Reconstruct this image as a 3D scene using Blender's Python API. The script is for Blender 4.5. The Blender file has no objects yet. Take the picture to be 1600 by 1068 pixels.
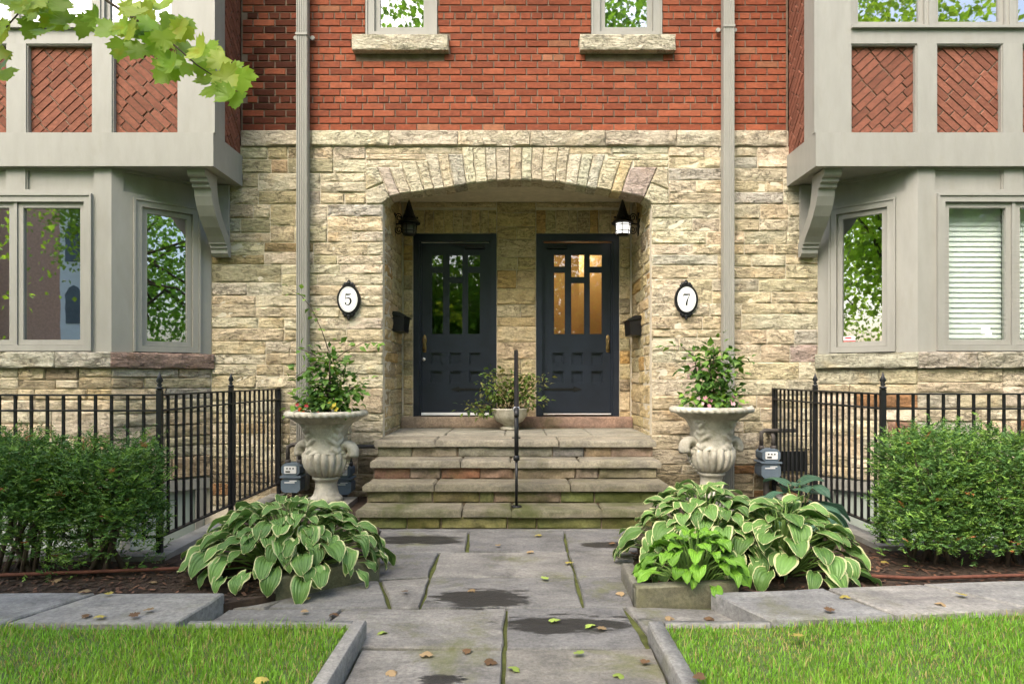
import bpy, bmesh, math, random
import numpy as np
from mathutils import Vector, Matrix, noise as mnoise
RN = random.Random(11)
PI = math.pi
rad = math.radians
sc = bpy.context.scene
COL = sc.collection

# ------------------------------------------------------------------ camera, sky, sun, exposure
F, CX, CY, CAMY, CAMZ = 1055.0, 804.0, 588.0, -6.9, 1.26
cam = bpy.data.cameras.new('camera'); camo = bpy.data.objects.new('camera', cam); COL.objects.link(camo)
camo.location = (0, CAMY, CAMZ); camo.rotation_euler = (rad(90), 0, 0)
cam.sensor_width = 36; cam.lens = F / 1600 * 36
cam.shift_x = -(CX - 800) / 1600; cam.shift_y = (CY - 534) / 1600
cam.clip_start = 0.05; cam.clip_end = 1500
sc.camera = camo
SUN_EL, SUN_AZ = rad(50), rad(28)          # sun high behind the camera, a little to the left
w = bpy.data.worlds.new('World'); sc.world = w; w.use_nodes = True
nt = w.node_tree; bg = nt.nodes['Background']
sky = nt.nodes.new('ShaderNodeTexSky'); sky.sky_type = 'NISHITA'; sky.sun_disc = False
sky.sun_elevation = SUN_EL; sky.sun_rotation = rad(180) + SUN_AZ
sky.air_density = 1.0; sky.dust_density = 4.0; sky.ozone_density = 0.6
nt.links.new(sky.outputs[0], bg.inputs[0]); bg.inputs[1].default_value = 0.15
sun = bpy.data.lights.new('sun', 'SUN'); sun.energy = .85; sun.angle = rad(45); sun.color = (1, .95, .87)
suno = bpy.data.objects.new('sun', sun); COL.objects.link(suno); suno.location = (-4, -10, 14)
suno.rotation_euler = (rad(90) - SUN_EL, 0, -SUN_AZ)
sc.view_settings.view_transform = 'Standard'; sc.view_settings.look = 'None'
sc.view_settings.gamma = 1.0; sc.view_settings.exposure = 1.94

# ------------------------------------------------------------------ helpers
def gx(px, d): return (px - CX) * d / F
def gz(py, d): return CAMZ - (py - CY) * d / F
def G(px, py, z=0.0):
    d = (CAMZ - z) * F / (py - CY)
    return ((px - CX) * d / F, CAMY + d)

def nz(x, y=0., z=0.): return mnoise.noise(Vector((x, y, z)))

class MB:
    def __init__(s): s.v = []; s.f = []; s.c = []; s.col = None
    def quad(s, *p):
        n = len(s.v); s.v += [tuple(q) for q in p]; s.f.append(tuple(range(n, n + len(p)))); s.c.append(s.col)
    def mesh(s, verts, faces):
        n = len(s.v); s.v += [tuple(q) for q in verts]
        for f in faces: s.f.append(tuple(i + n for i in f)); s.c.append(s.col)
        return s
    def box(s, x0, x1, y0, y1, z0, z1):
        if x1 < x0: x0, x1 = x1, x0
        if y1 < y0: y0, y1 = y1, y0
        if z1 < z0: z0, z1 = z1, z0
        v = [(x0,y0,z0),(x1,y0,z0),(x1,y1,z0),(x0,y1,z0),(x0,y0,z1),(x1,y0,z1),(x1,y1,z1),(x0,y1,z1)]
        return s.mesh(v, [(3,2,1,0),(4,5,6,7),(0,1,5,4),(1,2,6,5),(2,3,7,6),(3,0,4,7)])
    def prism(s, poly, a0, a1, axis='y'):
        # poly: 2D points (counter-clockwise seen from -axis side); extruded along axis
        n = len(poly)
        def P(p, a):
            return (p[0], a, p[1]) if axis == 'y' else ((a, p[0], p[1]) if axis == 'x' else (p[0], p[1], a))
        v = [P(p, a0) for p in poly] + [P(p, a1) for p in poly]
        f = [tuple(range(n)), tuple(range(2*n-1, n-1, -1))]
        for i in range(n): f.append((i, i + n, (i + 1) % n + n, (i + 1) % n))
        return s.mesh(v, f)
    def tube(s, pts, r, n=8, cap=True):
        pts = [Vector(p) for p in pts]; m = len(pts)
        rs = r if isinstance(r, (list, tuple)) else [r] * m
        v = []; f = []; prev = None
        for i, p in enumerate(pts):
            t = (pts[min(i+1, m-1)] - pts[max(i-1, 0)]).normalized()
            if prev is None:
                a = t.cross(Vector((0,0,1)));
                if a.length < 1e-3: a = t.cross(Vector((1,0,0)))
            else: a = prev - t * prev.dot(t)
            a.normalize(); prev = a; b = t.cross(a)
            for k in range(n):
                q = p + (a * math.cos(2*PI*k/n) + b * math.sin(2*PI*k/n)) * rs[i]; v.append(q)
        for i in range(m-1):
            for k in range(n): f.append((i*n+k, i*n+(k+1)%n, (i+1)*n+(k+1)%n, (i+1)*n+k))
        if cap: f.append(tuple(range(n-1, -1, -1))); f.append(tuple((m-1)*n+k for k in range(n)))
        return s.mesh(v, f)
    def lathe(s, prof, n=24, c=(0,0,0), mod=None, cap=True):
        v = []; f = []; m = len(prof)
        for i, (r, z) in enumerate(prof):
            for k in range(n):
                th = 2*PI*k/n; rr = r + (mod(th, i, r, z) if mod else 0)
                v.append((c[0]+rr*math.cos(th), c[1]+rr*math.sin(th), c[2]+z))
        for i in range(m-1):
            for k in range(n): f.append((i*n+k, i*n+(k+1)%n, (i+1)*n+(k+1)%n, (i+1)*n+k))
        if cap: f.append(tuple(range(n-1,-1,-1))); f.append(tuple((m-1)*n+k for k in range(n)))
        return s.mesh(v, f)
    def rot(s, rz, c=(0,0,0)):
        cs, sn = math.cos(rz), math.sin(rz)
        s.v = [(c[0]+(x-c[0])*cs-(y-c[1])*sn, c[1]+(x-c[0])*sn+(y-c[1])*cs, z) for x,y,z in s.v]; return s
    def data(s, name, off=(0,0,0), smooth=False):
        me = bpy.data.meshes.new(name)
        me.from_pydata([(x-off[0], y-off[1], z-off[2]) for x,y,z in s.v], [], s.f); me.update()
        if any(c is not None for c in s.c):
            at = me.color_attributes.new('Col', 'FLOAT_COLOR', 'CORNER')
            buf = []
            for p, c in zip(me.polygons, s.c): buf += list((*(c or (.5,.5,.5)), 1)) * p.loop_total
            at.data.foreach_set('color', buf)
        if smooth: me.shade_smooth()
        return me

def wloc(o):
    v = Vector((0,0,0))
    while o is not None: v += o.location; o = o.parent
    return v
def link(o, parent=None): COL.objects.link(o); o.parent = parent; return o
def empty(name, loc, label, cat, group=None):
    o = bpy.data.objects.new(name, None); o.location = loc; o.empty_display_size = .1; link(o)
    return tag(o, label, cat, group)
def tag(o, label=None, cat=None, group=None, kind=None):
    if label: o['label'] = label
    if cat: o['category'] = cat
    if group: o['group'] = group
    if kind: o['kind'] = kind
    return o
def add(name, mb, m, parent=None, smooth=False, kind=None, color=None, base=None):
    """mesh given in world coordinates; origin at the parent (or at base)"""
    off = Vector(base) if base is not None else (wloc(parent) if parent else Vector((0,0,0)))
    o = bpy.data.objects.new(name, mb.data(name, off, smooth))
    if m: o.data.materials.append(m)
    link(o, parent)
    if base is not None: o.location = Vector(base) - (wloc(parent) if parent else Vector((0,0,0)))
    if kind: o['kind'] = kind
    if color: o.color = (*color, 1)
    return o
def place(name, me, parent, loc, rz=0, color=None, rot=None, scale=None, m=None):
    """shared mesh placed at a world location under an unrotated parent"""
    o = bpy.data.objects.new(name, me)
    if m and not me.materials: me.materials.append(m)
    link(o, parent); o.location = Vector(loc) - (wloc(parent) if parent else Vector((0,0,0)))
    o.rotation_euler = rot if rot is not None else (0,0,rz)
    if scale: o.scale = scale
    if color: o.color = (*color, 1)
    return o
def sub(name, mb, m, parent, smooth=False, color=None):
    """a sub-part in the same local frame as its (possibly rotated) part"""
    o = bpy.data.objects.new(name, mb.data(name, (0,0,0), smooth)); o.data.materials.append(m); link(o, parent)
    if color: o.color = (*color, 1)
    return o

# ------------------------------------------------------------------ materials
def newmat(name):
    m = bpy.data.materials.new(name); m.use_nodes = True; n = m.node_tree.nodes; l = m.node_tree.links
    return m, n, l, n['Principled BSDF']
def mathn(n, l, op, a, b=None, clamp=False):
    x = n.new('ShaderNodeMath'); x.operation = op; x.use_clamp = clamp
    for i, q in enumerate((a, b)):
        if q is None: continue
        if isinstance(q, (int, float)): x.inputs[i].default_value = q
        else: l.new(q, x.inputs[i])
    return x.outputs[0]
def mix(n, l, f, a, b, mode='MIX'):
    x = n.new('ShaderNodeMix'); x.data_type = 'RGBA'; x.blend_type = mode
    for i, q in ((0, f), (6, a), (7, b)):
        if isinstance(q, (int, float)): x.inputs[i].default_value = q
        elif isinstance(q, tuple): x.inputs[i].default_value = (*q[:3], 1)
        else: l.new(q, x.inputs[i])
    return x.outputs[2]
def ramp(n, l, fac, p0, c0, p1, c1):
    r = n.new('ShaderNodeValToRGB'); e = r.color_ramp.elements
    e[0].position = p0; e[1].position = p1; e[0].color = (*c0, 1); e[1].color = (*c1, 1); l.new(fac, r.inputs[0]); return r.outputs[0]
def coords(n, l, stretch=(1,1,1), world=False):
    """object coordinates with a random offset per object, so that no two pieces share a pattern"""
    if world:
        g = n.new('ShaderNodeNewGeometry'); src = g.outputs['Position']
    else:
        t = n.new('ShaderNodeTexCoord'); oi = n.new('ShaderNodeObjectInfo')
        c = n.new('ShaderNodeVectorMath'); c.operation = 'ADD'; l.new(t.outputs['Object'], c.inputs[0])
        sc_ = mathn(n, l, 'MULTIPLY', oi.outputs['Random'], 173.0); l.new(sc_, c.inputs[1]); src = c.outputs[0]
    mp = n.new('ShaderNodeVectorMath'); mp.operation = 'MULTIPLY'; l.new(src, mp.inputs[0]); mp.inputs[1].default_value = stretch
    return mp.outputs[0]
def noise_t(n, l, co, scale, detail=5, rough=.55, out=0, dist=0):
    t = n.new('ShaderNodeTexNoise'); l.new(co, t.inputs['Vector']); t.inputs['Scale'].default_value = scale
    t.inputs['Detail'].default_value = detail; t.inputs['Roughness'].default_value = rough; t.inputs['Distortion'].default_value = dist
    return t.outputs[out]
def base_colour(n, l, base):
    if base == 'OBJ': return n.new('ShaderNodeObjectInfo').outputs['Color']
    if base == 'ATTR':
        a = n.new('ShaderNodeVertexColor'); a.layer_name = 'Col'; return a.outputs[0]
    r = n.new('ShaderNodeRGB'); r.outputs[0].default_value = (*base, 1); return r.outputs[0]
def bump(n, l, p, h, strength, dist=.02, chain=None):
    b = n.new('ShaderNodeBump'); b.inputs['Strength'].default_value = strength; b.inputs['Distance'].default_value = dist
    l.new(h, b.inputs['Height'])
    if chain is not None: l.new(chain, b.inputs['Normal'])
    l.new(b.outputs[0], p.inputs['Normal']); return b.outputs[0]
def surf(name, base, rough=.7, var=.2, vscale=4, bmp=.2, bscale=40, spec=.3, metal=0, stretch=(1,1,1), dirt=None, dirt_amt=.5):
    m, n, l, p = newmat(name)
    co = coords(n, l, stretch); a = noise_t(n, l, co, vscale, 6, .6)
    c = base_colour(n, l, base)
    lo = mix(n, l, 1, c, (1-var,)*3, 'MULTIPLY'); hi = mix(n, l, 1, c, (1+var,)*3, 'MULTIPLY')
    col = mix(n, l, ramp(n, l, a, .3, (0,0,0), .7, (1,1,1)), lo, hi)
    if dirt:
        dn = ramp(n, l, noise_t(n, l, co, vscale*.7, 8, .7, dist=.4), .5, (0,0,0), .68, (dirt_amt,)*3); col = mix(n, l, dn, col, dirt)
    l.new(col, p.inputs['Base Color']); p.inputs['Roughness'].default_value = rough
    p.inputs['Specular IOR Level'].default_value = spec; p.inputs['Metallic'].default_value = metal
    if bmp: bump(n, l, p, noise_t(n, l, co, bscale, 6, .65), bmp, .01)
    return m
def stone_mat(name, base='OBJ', strength=.8, crack=.8):
    m, n, l, p = newmat(name)
    co = coords(n, l); cs = coords(n, l, (1, 1, 2.6))
    c = base_colour(n, l, base)
    a = noise_t(n, l, cs, 7, 7, .62); b = noise_t(n, l, co, 38, 8, .7)
    col = mix(n, l, 1, c, ramp(n, l, a, .25, (.80,.78,.74), .75, (1.16,1.15,1.13)), 'MULTIPLY')
    col = mix(n, l, 1, col, ramp(n, l, b, .28, (.66,.65,.63), .62, (1.1,1.1,1.1)), 'MULTIPLY')
    warm = ramp(n, l, noise_t(n, l, co, 4.2, 4, .6, dist=.5), .55, (0,0,0), .8, (.45,.45,.45))
    col = mix(n, l, warm, col, mix(n, l, 1, col, (1.12,.86,.55), 'MULTIPLY'))
    # meandering bedding cracks: thin contour lines of a stretched noise
    k = noise_t(n, l, cs, 7.5, 5, .6, dist=.7)
    d = mathn(n, l, 'ABSOLUTE', mathn(n, l, 'SUBTRACT', k, .5))
    line = mathn(n, l, 'SUBTRACT', 1, mathn(n, l, 'MULTIPLY', d, 42), True)
    gate = ramp(n, l, noise_t(n, l, co, 5, 3),   .40, (0,0,0), .52, (1,1,1))
    line = mathn(n, l, 'MULTIPLY', line, gate)
    col = mix(n, l, mathn(n, l, 'MULTIPLY', line, .75*crack), col, (.075,.06,.042))
    # soot and lichen spots in a few patches
    soot = mathn(n, l, 'MULTIPLY', ramp(n, l, noise_t(n, l, co, 3.1, 4), .56, (0,0,0), .72, (1,1,1)), ramp(n, l, noise_t(n, l, co, 60, 5, .8), .5, (0,0,0), .6, (1,1,1)))
    col = mix(n, l, mathn(n, l, 'MULTIPLY', soot, .62), col, (.06,.055,.048))
    l.new(col, p.inputs['Base Color']); p.inputs['Roughness'].default_value = .88; p.inputs['Specular IOR Level'].default_value = .15
    h = mathn(n, l, 'ADD', mathn(n, l, 'MULTIPLY', a, 1.6), mathn(n, l, 'MULTIPLY', b, .55))
    h = mathn(n, l, 'SUBTRACT', h, mathn(n, l, 'MULTIPLY', line, .5*crack))
    bump(n, l, p, h, strength, .034)
    return m
def flag_mat(name, stains=(), moss_col=(.105,.115,.022), m0=.49, m1=.66, mottle=.0):
    m, n, l, p = newmat(name)
    co = coords(n, l, (1, 2.2, 1)); wo = coords(n, l, world=True)
    c = base_colour(n, l, 'OBJ')
    a = noise_t(n, l, co, 3.5, 8, .65); b = noise_t(n, l, wo, 48, 9, .8)
    col = mix(n, l, 1, c, ramp(n, l, a, .3, (.68,.68,.7), .7, (1.25,1.24,1.2)), 'MULTIPLY')
    col = mix(n, l, 1, col, ramp(n, l, b, .34, (.58,.58,.58), .62, (1.16,1.16,1.16)), 'MULTIPLY')
    g = noise_t(n, l, wo, 1.5, 7, .68, dist=.4)
    if mottle: col = mix(n, l, ramp(n, l, noise_t(n, l, wo, 2.6, 9, .75, dist=.8), .46, (0,0,0), .66, (mottle,)*3), col, (.045,.042,.036))
    moss = ramp(n, l, g, m0, (0,0,0), m1, (.8,.8,.8))
    col = mix(n, l, moss, col, moss_col)
    wet = None; rough = .75; ws = coords(n, l, (.7, 2.2, 1), world=True)
    geo = n.new('ShaderNodeNewGeometry')
    for (x, y, rx, ry) in stains:
        s = n.new('ShaderNodeVectorMath'); s.operation = 'SUBTRACT'; l.new(geo.outputs['Position'], s.inputs[0]); s.inputs[1].default_value = (x, y, 0)
        q = n.new('ShaderNodeVectorMath'); q.operation = 'MULTIPLY'; l.new(s.outputs[0], q.inputs[0]); q.inputs[1].default_value = (1/rx, 1/ry, 0)
        ln = n.new('ShaderNodeVectorMath'); ln.operation = 'LENGTH'; l.new(q.outputs[0], ln.inputs[0])
        e = mathn(n, l, 'ADD', ln.outputs['Value'], mathn(n, l, 'MULTIPLY', mathn(n, l, 'SUBTRACT', noise_t(n, l, ws, 3.2, 9, .75), .5), 4.2))
        r = ramp(n, l, e, .80, (1,1,1), 1.0, (0,0,0))
        wet = r if wet is None else mathn(n, l, 'MAXIMUM', wet, r)
    if wet is not None:
        wf = mathn(n, l, 'MULTIPLY', wet, .93); col = mix(n, l, wf, col, (.022,.021,.02))
        l.new(mathn(n, l, 'SUBTRACT', .78, mathn(n, l, 'MULTIPLY', wet, .38)), p.inputs['Roughness'])
    else: p.inputs['Roughness'].default_value = rough
    l.new(col, p.inputs['Base Color']); p.inputs['Specular IOR Level'].default_value = .3
    bump(n, l, p, mathn(n, l, 'ADD', a, mathn(n, l, 'MULTIPLY', b, .3)), .75, .022)
    return m
def leaf_mat(name, base, trans=.35, var=.35, rough=.5, hue2=None):
    m, n, l, p = newmat(name)
    oi = n.new('ShaderNodeObjectInfo'); c = base_colour(n, l, base)
    co = coords(n, l); a = noise_t(n, l, co, 9, 4)
    v = mathn(n, l, 'ADD', mathn(n, l, 'MULTIPLY', oi.outputs['Random'], .6), mathn(n, l, 'MULTIPLY', a, .4))
    col = mix(n, l, 1, c, ramp(n, l, v, .15, (1-var,)*3, .85, (1+var,)*3), 'MULTIPLY')
    if hue2: col = mix(n, l, ramp(n, l, noise_t(n, l, co, 14, 4), .6, (0,0,0), .75, (.6,.6,.6)), col, hue2)
    l.new(col, p.inputs['Base Color']); p.inputs['Roughness'].default_value = rough; p.inputs['Specular IOR Level'].default_value = .3
    t = n.new('ShaderNodeBsdfTranslucent'); l.new(mix(n, l, 1, col, (1.25,1.25,.6), 'MULTIPLY'), t.inputs[0])
    ms = n.new('ShaderNodeMixShader'); ms.inputs[0].default_value = trans
    l.new(p.outputs[0], ms.inputs[1]); l.new(t.outputs[0], ms.inputs[2]); l.new(ms.outputs[0], n['Material Output'].inputs[0])
    return m
def hosta_mat(name, green, margin=None):
    m, n, l, p = newmat(name)
    oi = n.new('ShaderNodeObjectInfo'); at = n.new('ShaderNodeAttribute'); at.attribute_name = 'lf'
    sp = n.new('ShaderNodeSeparateXYZ'); l.new(at.outputs['Vector'], sp.inputs[0])   # x: signed across, y: along, z: nearness to the edge
    co = coords(n, l)
    vein = mathn(n, l, 'SINE', mathn(n, l, 'MULTIPLY', sp.outputs[0], 21.0))
    c = base_colour(n, l, green)
    v = mathn(n, l, 'ADD', mathn(n, l, 'MULTIPLY', oi.outputs['Random'], .55), mathn(n, l, 'MULTIPLY', noise_t(n, l, co, 10, 4), .45))
    col = mix(n, l, 1, c, ramp(n, l, v, .2, (.62,.66,.6), .8, (1.35,1.3,1.3)), 'MULTIPLY')
    col = mix(n, l, mathn(n, l, 'MULTIPLY', mathn(n, l, 'ADD', vein, 1), .12), col, mix(n, l, 1, col, (.6,.62,.6), 'MULTIPLY'))
    if margin:
        e = mathn(n, l, 'ADD', mathn(n, l, 'ADD', sp.outputs[2], mathn(n, l, 'MULTIPLY', mathn(n, l, 'SUBTRACT', oi.outputs['Random'], .5), .14)), mathn(n, l, 'MULTIPLY', mathn(n, l, 'SUBTRACT', noise_t(n, l, co, 26, 4, .6), .5), .32))
        col = mix(n, l, ramp(n, l, e, .84, (0,0,0), .90, (1,1,1)), col, margin)
    l.new(col, p.inputs['Base Color']); p.inputs['Roughness'].default_value = .42; p.inputs['Specular IOR Level'].default_value = .38
    bump(n, l, p, vein, .5, .004)
    t = n.new('ShaderNodeBsdfTranslucent'); l.new(col, t.inputs[0]); ms = n.new('ShaderNodeMixShader'); ms.inputs[0].default_value = .25
    l.new(p.outputs[0], ms.inputs[1]); l.new(t.outputs[0], ms.inputs[2]); l.new(ms.outputs[0], n['Material Output'].inputs[0])
    return m
def glass_mat(name, refl=.25):
    m, n, l, p = newmat(name); n.remove(p)
    tr = n.new('ShaderNodeBsdfTransparent'); tr.inputs[0].default_value = (.9,.93,.92,1)
    gl = n.new('ShaderNodeBsdfGlossy'); gl.inputs['Roughness'].default_value = .012
    fr = n.new('ShaderNodeFresnel'); fr.inputs[0].default_value = 1.5
    geo = n.new('ShaderNodeNewGeometry'); f = mathn(n, l, 'MULTIPLY', mathn(n, l, 'ADD', fr.outputs[0], refl - .04, True), mathn(n, l, 'SUBTRACT', 1, geo.outputs['Backfacing']))
    co = coords(n, l, world=True); b = n.new('ShaderNodeBump'); b.inputs['Strength'].default_value = .02; b.inputs['Distance'].default_value = .01
    l.new(noise_t(n, l, co, 3.0, 2), b.inputs['Height']); l.new(b.outputs[0], gl.inputs['Normal'])
    ms = n.new('ShaderNodeMixShader'); l.new(f, ms.inputs[0]); l.new(tr.outputs[0], ms.inputs[1]); l.new(gl.outputs[0], ms.inputs[2])
    l.new(ms.outputs[0], n['Material Output'].inputs[0]); return m
def emit_mat(name, col, s):
    m, n, l, p = newmat(name); p.inputs['Emission Color'].default_value = (*col, 1); p.inputs['Emission Strength'].default_value = s
    p.inputs['Base Color'].default_value = (.9,.9,.88,1); return m

M = {}
M['stone'] = stone_mat('sandstone'); M['stone_poly'] = M['stone']
M['mortar'] = surf('mortar', (.56,.50,.385), .95, .12, 12, .3, 90)
M['mortar_dark'] = surf('dark_mortar', (.17,.125,.09), .95, .3, 10, .5, 90)
M['brick'] = surf('brick', 'OBJ', .85, .22, 22, .45, 120, .15, stretch=(1,1,2), dirt=(.09,.04,.03), dirt_amt=.35)
M['brick_joined'] = surf('brick_joined', 'ATTR', .85, .22, 22, .45, 120, .15, stretch=(1,1,2), dirt=(.09,.04,.03), dirt_amt=.35)
M['paint'] = surf('grey_paint', (.275,.267,.236), .5, .07, 3, .12, 60, .35, stretch=(3,3,.8), dirt=(.21,.195,.158), dirt_amt=.28)
M['navy'] = surf('navy_paint', (.0125,.017,.0275), .36, .2, 5, .06, 80, .4)
M['iron'] = surf('black_iron', (.009,.009,.010), .45, .3, 20, .2, 120, .4)
M['black'] = surf('black_enamel', (.004,.004,.0045), .4, .2, 12, .1, 60, .4)
M['white'] = surf('white_enamel', (.80,.80,.79), .35, .03, 6, .02, 40, .4)
M['glass'] = glass_mat('window_glass', .48)
M['doorglass'] = glass_mat('door_glass', .16); M['blindglass'] = glass_mat('clear_window_glass', .11)
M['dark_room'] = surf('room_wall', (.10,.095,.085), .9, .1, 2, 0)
M['warm_room'] = surf('warm_hall_wall', (.60,.42,.23), .8, .12, 2, 0)
M['flag'] = flag_mat('flagstone', [(*G(755, 935), .33, .14), (*G(880, 975), .36, .12), (*G(655, 843), .36, .16), (*G(955, 850), .22, .12), (*G(685,1060), .10, .05)], (.11,.115,.028), .55, .70, .5)
M['slab'] = flag_mat('walkway_slab', (), (.12,.115,.04), .54, .74, .35)
M['step'] = flag_mat('step_stone', (), (.10,.095,.03), .56, .74, .55); M['step_low'] = flag_mat('mossy_step_stone', (), (.055,.066,.010), .40, .60, .6)
M['concrete'] = surf('concrete', (.22,.21,.185), .9, .25, 5, .4, 60, dirt=(.06,.06,.035), dirt_amt=.5)
M['cast'] = surf('cast_stone', (.46,.43,.355), .9, .28, 9, .8, 60, .15, dirt=(.17,.155,.10), dirt_amt=.55)
M['sage'] = surf('sage_paint', (.34,.385,.335), .6, .08, 3, .05, 40)
M['soil'] = surf('mulch_soil', (.045,.03,.02), .95, .4, 14, .9, 60)
M['chips'] = surf('mulch_chips', 'ATTR', .9, .3, 30, .3, 90)
M['ground'] = surf('ground_turf', (.075,.11,.03), .95, .3, 3, .3, 40)
M['grass'] = leaf_mat('grass_blades', 'ATTR', .35, .1, .55)
M['yew'] = leaf_mat('yew_needles', 'ATTR', .18, .1, .5)
M['leafy'] = leaf_mat('foliage', 'ATTR', .3, .1, .5)
M['treeleaf'] = leaf_mat('tree_leaves', 'ATTR', .55, .1, .5)
M['maple'] = leaf_mat('maple_leaf', 'OBJ', .5, .22, .45, (.42,.30,.03))
M['fallen'] = leaf_mat('fallen_leaf', 'OBJ', .15, .3, .7, (.16,.09,.03))
M['hosta'] = hosta_mat('hosta_variegated', (.14,.265,.065), (.60,.60,.30))
M['hosta_lime'] = hosta_mat('hosta_lime', (.17,.36,.035))
M['hosta_blue'] = hosta_mat('hosta_blue', (.075,.16,.10))
M['stalk'] = surf('green_stalk', (.16,.26,.06), .6, .2, 10, 0)
M['bark'] = surf('bark', (.085,.062,.045), .9, .35, 12, .8, 50)
M['pipe_rust'] = surf('rusty_pipe', (.12,.045,.028), .8, .3, 20, .3, 80)
M['pipe'] = surf('dark_pipe', (.07,.062,.055), .6, .3, 20, .3, 80)
M['meter'] = surf('meter_grey', (.135,.175,.215), .5, .15, 8, .1, 60)
M['metal'] = surf('bright_metal', (.6,.6,.6), .35, .1, 10, 0, metal=.8)
M['brass'] = surf('aged_brass', (.20,.14,.06), .4, .3, 20, .1, 60, metal=.8)
M['lit'] = emit_mat('lit_lantern_glass', (1,.97,.92), .55)
M['dimglass'] = surf('dim_lantern_glass', (.10,.10,.095), .25, .1, 10, 0, .5)
M['slat'] = surf('blind_slat', (.88,.88,.83), .55, .04, 3, 0)
M['petal'] = leaf_mat('petal', 'OBJ', .3, .15, .5)
M['red'] = surf('red_print', (.45,.03,.03), .5, .05, 5, 0)
M['asphalt'] = surf('asphalt', (.05,.05,.052), .9, .2, 3, .4, 80)
M['paleglass'] = surf('far_pane', (.10,.13,.15), .15, .2, 3, 0, .6)
M['render'] = surf('pale_stucco', (.82,.82,.80), .8, .06, 2, .1, 30)

PAL = [((.55,.47,.325), 34), ((.585,.515,.38), 32), ((.51,.455,.345), 22), ((.53,.44,.30), 9), ((.49,.37,.22), 1.3), ((.40,.315,.27), 1.6), ((.44,.41,.34), 5)]
PAL_IN = [((.56,.45,.26), 40), ((.51,.43,.27), 30), ((.57,.47,.31), 20), ((.50,.34,.15), 7), ((.40,.33,.22), 6)]  # recess stones: yellower, and lightened in colour to offset the shade inside the porch
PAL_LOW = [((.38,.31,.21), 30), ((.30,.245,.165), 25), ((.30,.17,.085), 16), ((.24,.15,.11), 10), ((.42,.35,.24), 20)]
def pick(pal, rng=RN):
    t = rng.random() * sum(p[1] for p in pal)
    for c, k in pal:
        t -= k
        if t <= 0: break
    j = rng.uniform(.9, 1.1); return tuple(min(1, q * j * rng.uniform(.97,1.03)) for q in c)

# ------------------------------------------------------------------ stone pieces
def rock(wd, ht, dp, rough=.014, cham=.012, seed=0., top=False):
    """rock-faced block, centred, face towards -Y (a grid with worn edges), 4 sides running back dp"""
    nu = max(3, min(14, int(wd / .05) + 2)); nv = max(3, min(7, int(ht / .035) + 1))
    us = [-wd/2, -wd/2+cham] + [-wd/2+cham + (wd-2*cham)*i/(nu-1) for i in range(1, nu-1)] + [wd/2-cham, wd/2]
    vs = [-ht/2, -ht/2+cham] + [-ht/2+cham + (ht-2*cham)*i/(nv-1) for i in range(1, nv-1)] + [ht/2-cham, ht/2]
    U, V = len(us), len(vs); v = []; f = []
    for j, b in enumerate(vs):
        for i, a in enumerate(us):
            edge = i in (0, U-1) or j in (0, V-1)
            nn = nz(a*6+seed, b*10+seed*1.7, seed) * 1.0 + nz(a*15+seed, b*26, seed*2) * .8 + nz(a*34, b*44+seed, seed*3) * .45
            y = .005 + .003*nn if edge else -rough*(.25 + 1.15*nn)
            ja = 0 if i not in (0, U-1) else nz(b*14+seed, seed*3)*.004; jb = 0 if j not in (0, V-1) else nz(a*12+seed, seed*5)*.004
            v.append((a+ja, y, b+jb))
    for j in range(V-1):
        for i in range(U-1): f.append((j*U+i, j*U+i+1, (j+1)*U+i+1, (j+1)*U+i))
    ring = [i for i in range(U)] + [j*U+U-1 for j in range(1, V)] + [(V-1)*U+i for i in range(U-2, -1, -1)] + [j*U for j in range(V-2, 0, -1)]
    n0 = len(v)
    for q in ring: v.append((v[q][0], dp, v[q][2]))
    m = len(ring)
    for k in range(m): f.append((ring[(k+1) % m], ring[k], n0+k, n0+(k+1) % m))
    return v, f
def stone(name, parent, wd, ht, dp, loc, rz, col, rough=.014, m=None):
    mb = MB(); mb.mesh(*rock(wd, ht, dp, rough, min(.011, ht*.16), RN.uniform(0, 90)))
    me = mb.data(name); me.shade_smooth(); me.set_sharp_from_angle(angle=rad(38))
    me.materials.append(m or M['stone']); return place(name, me, parent, loc, rz, col)
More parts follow.
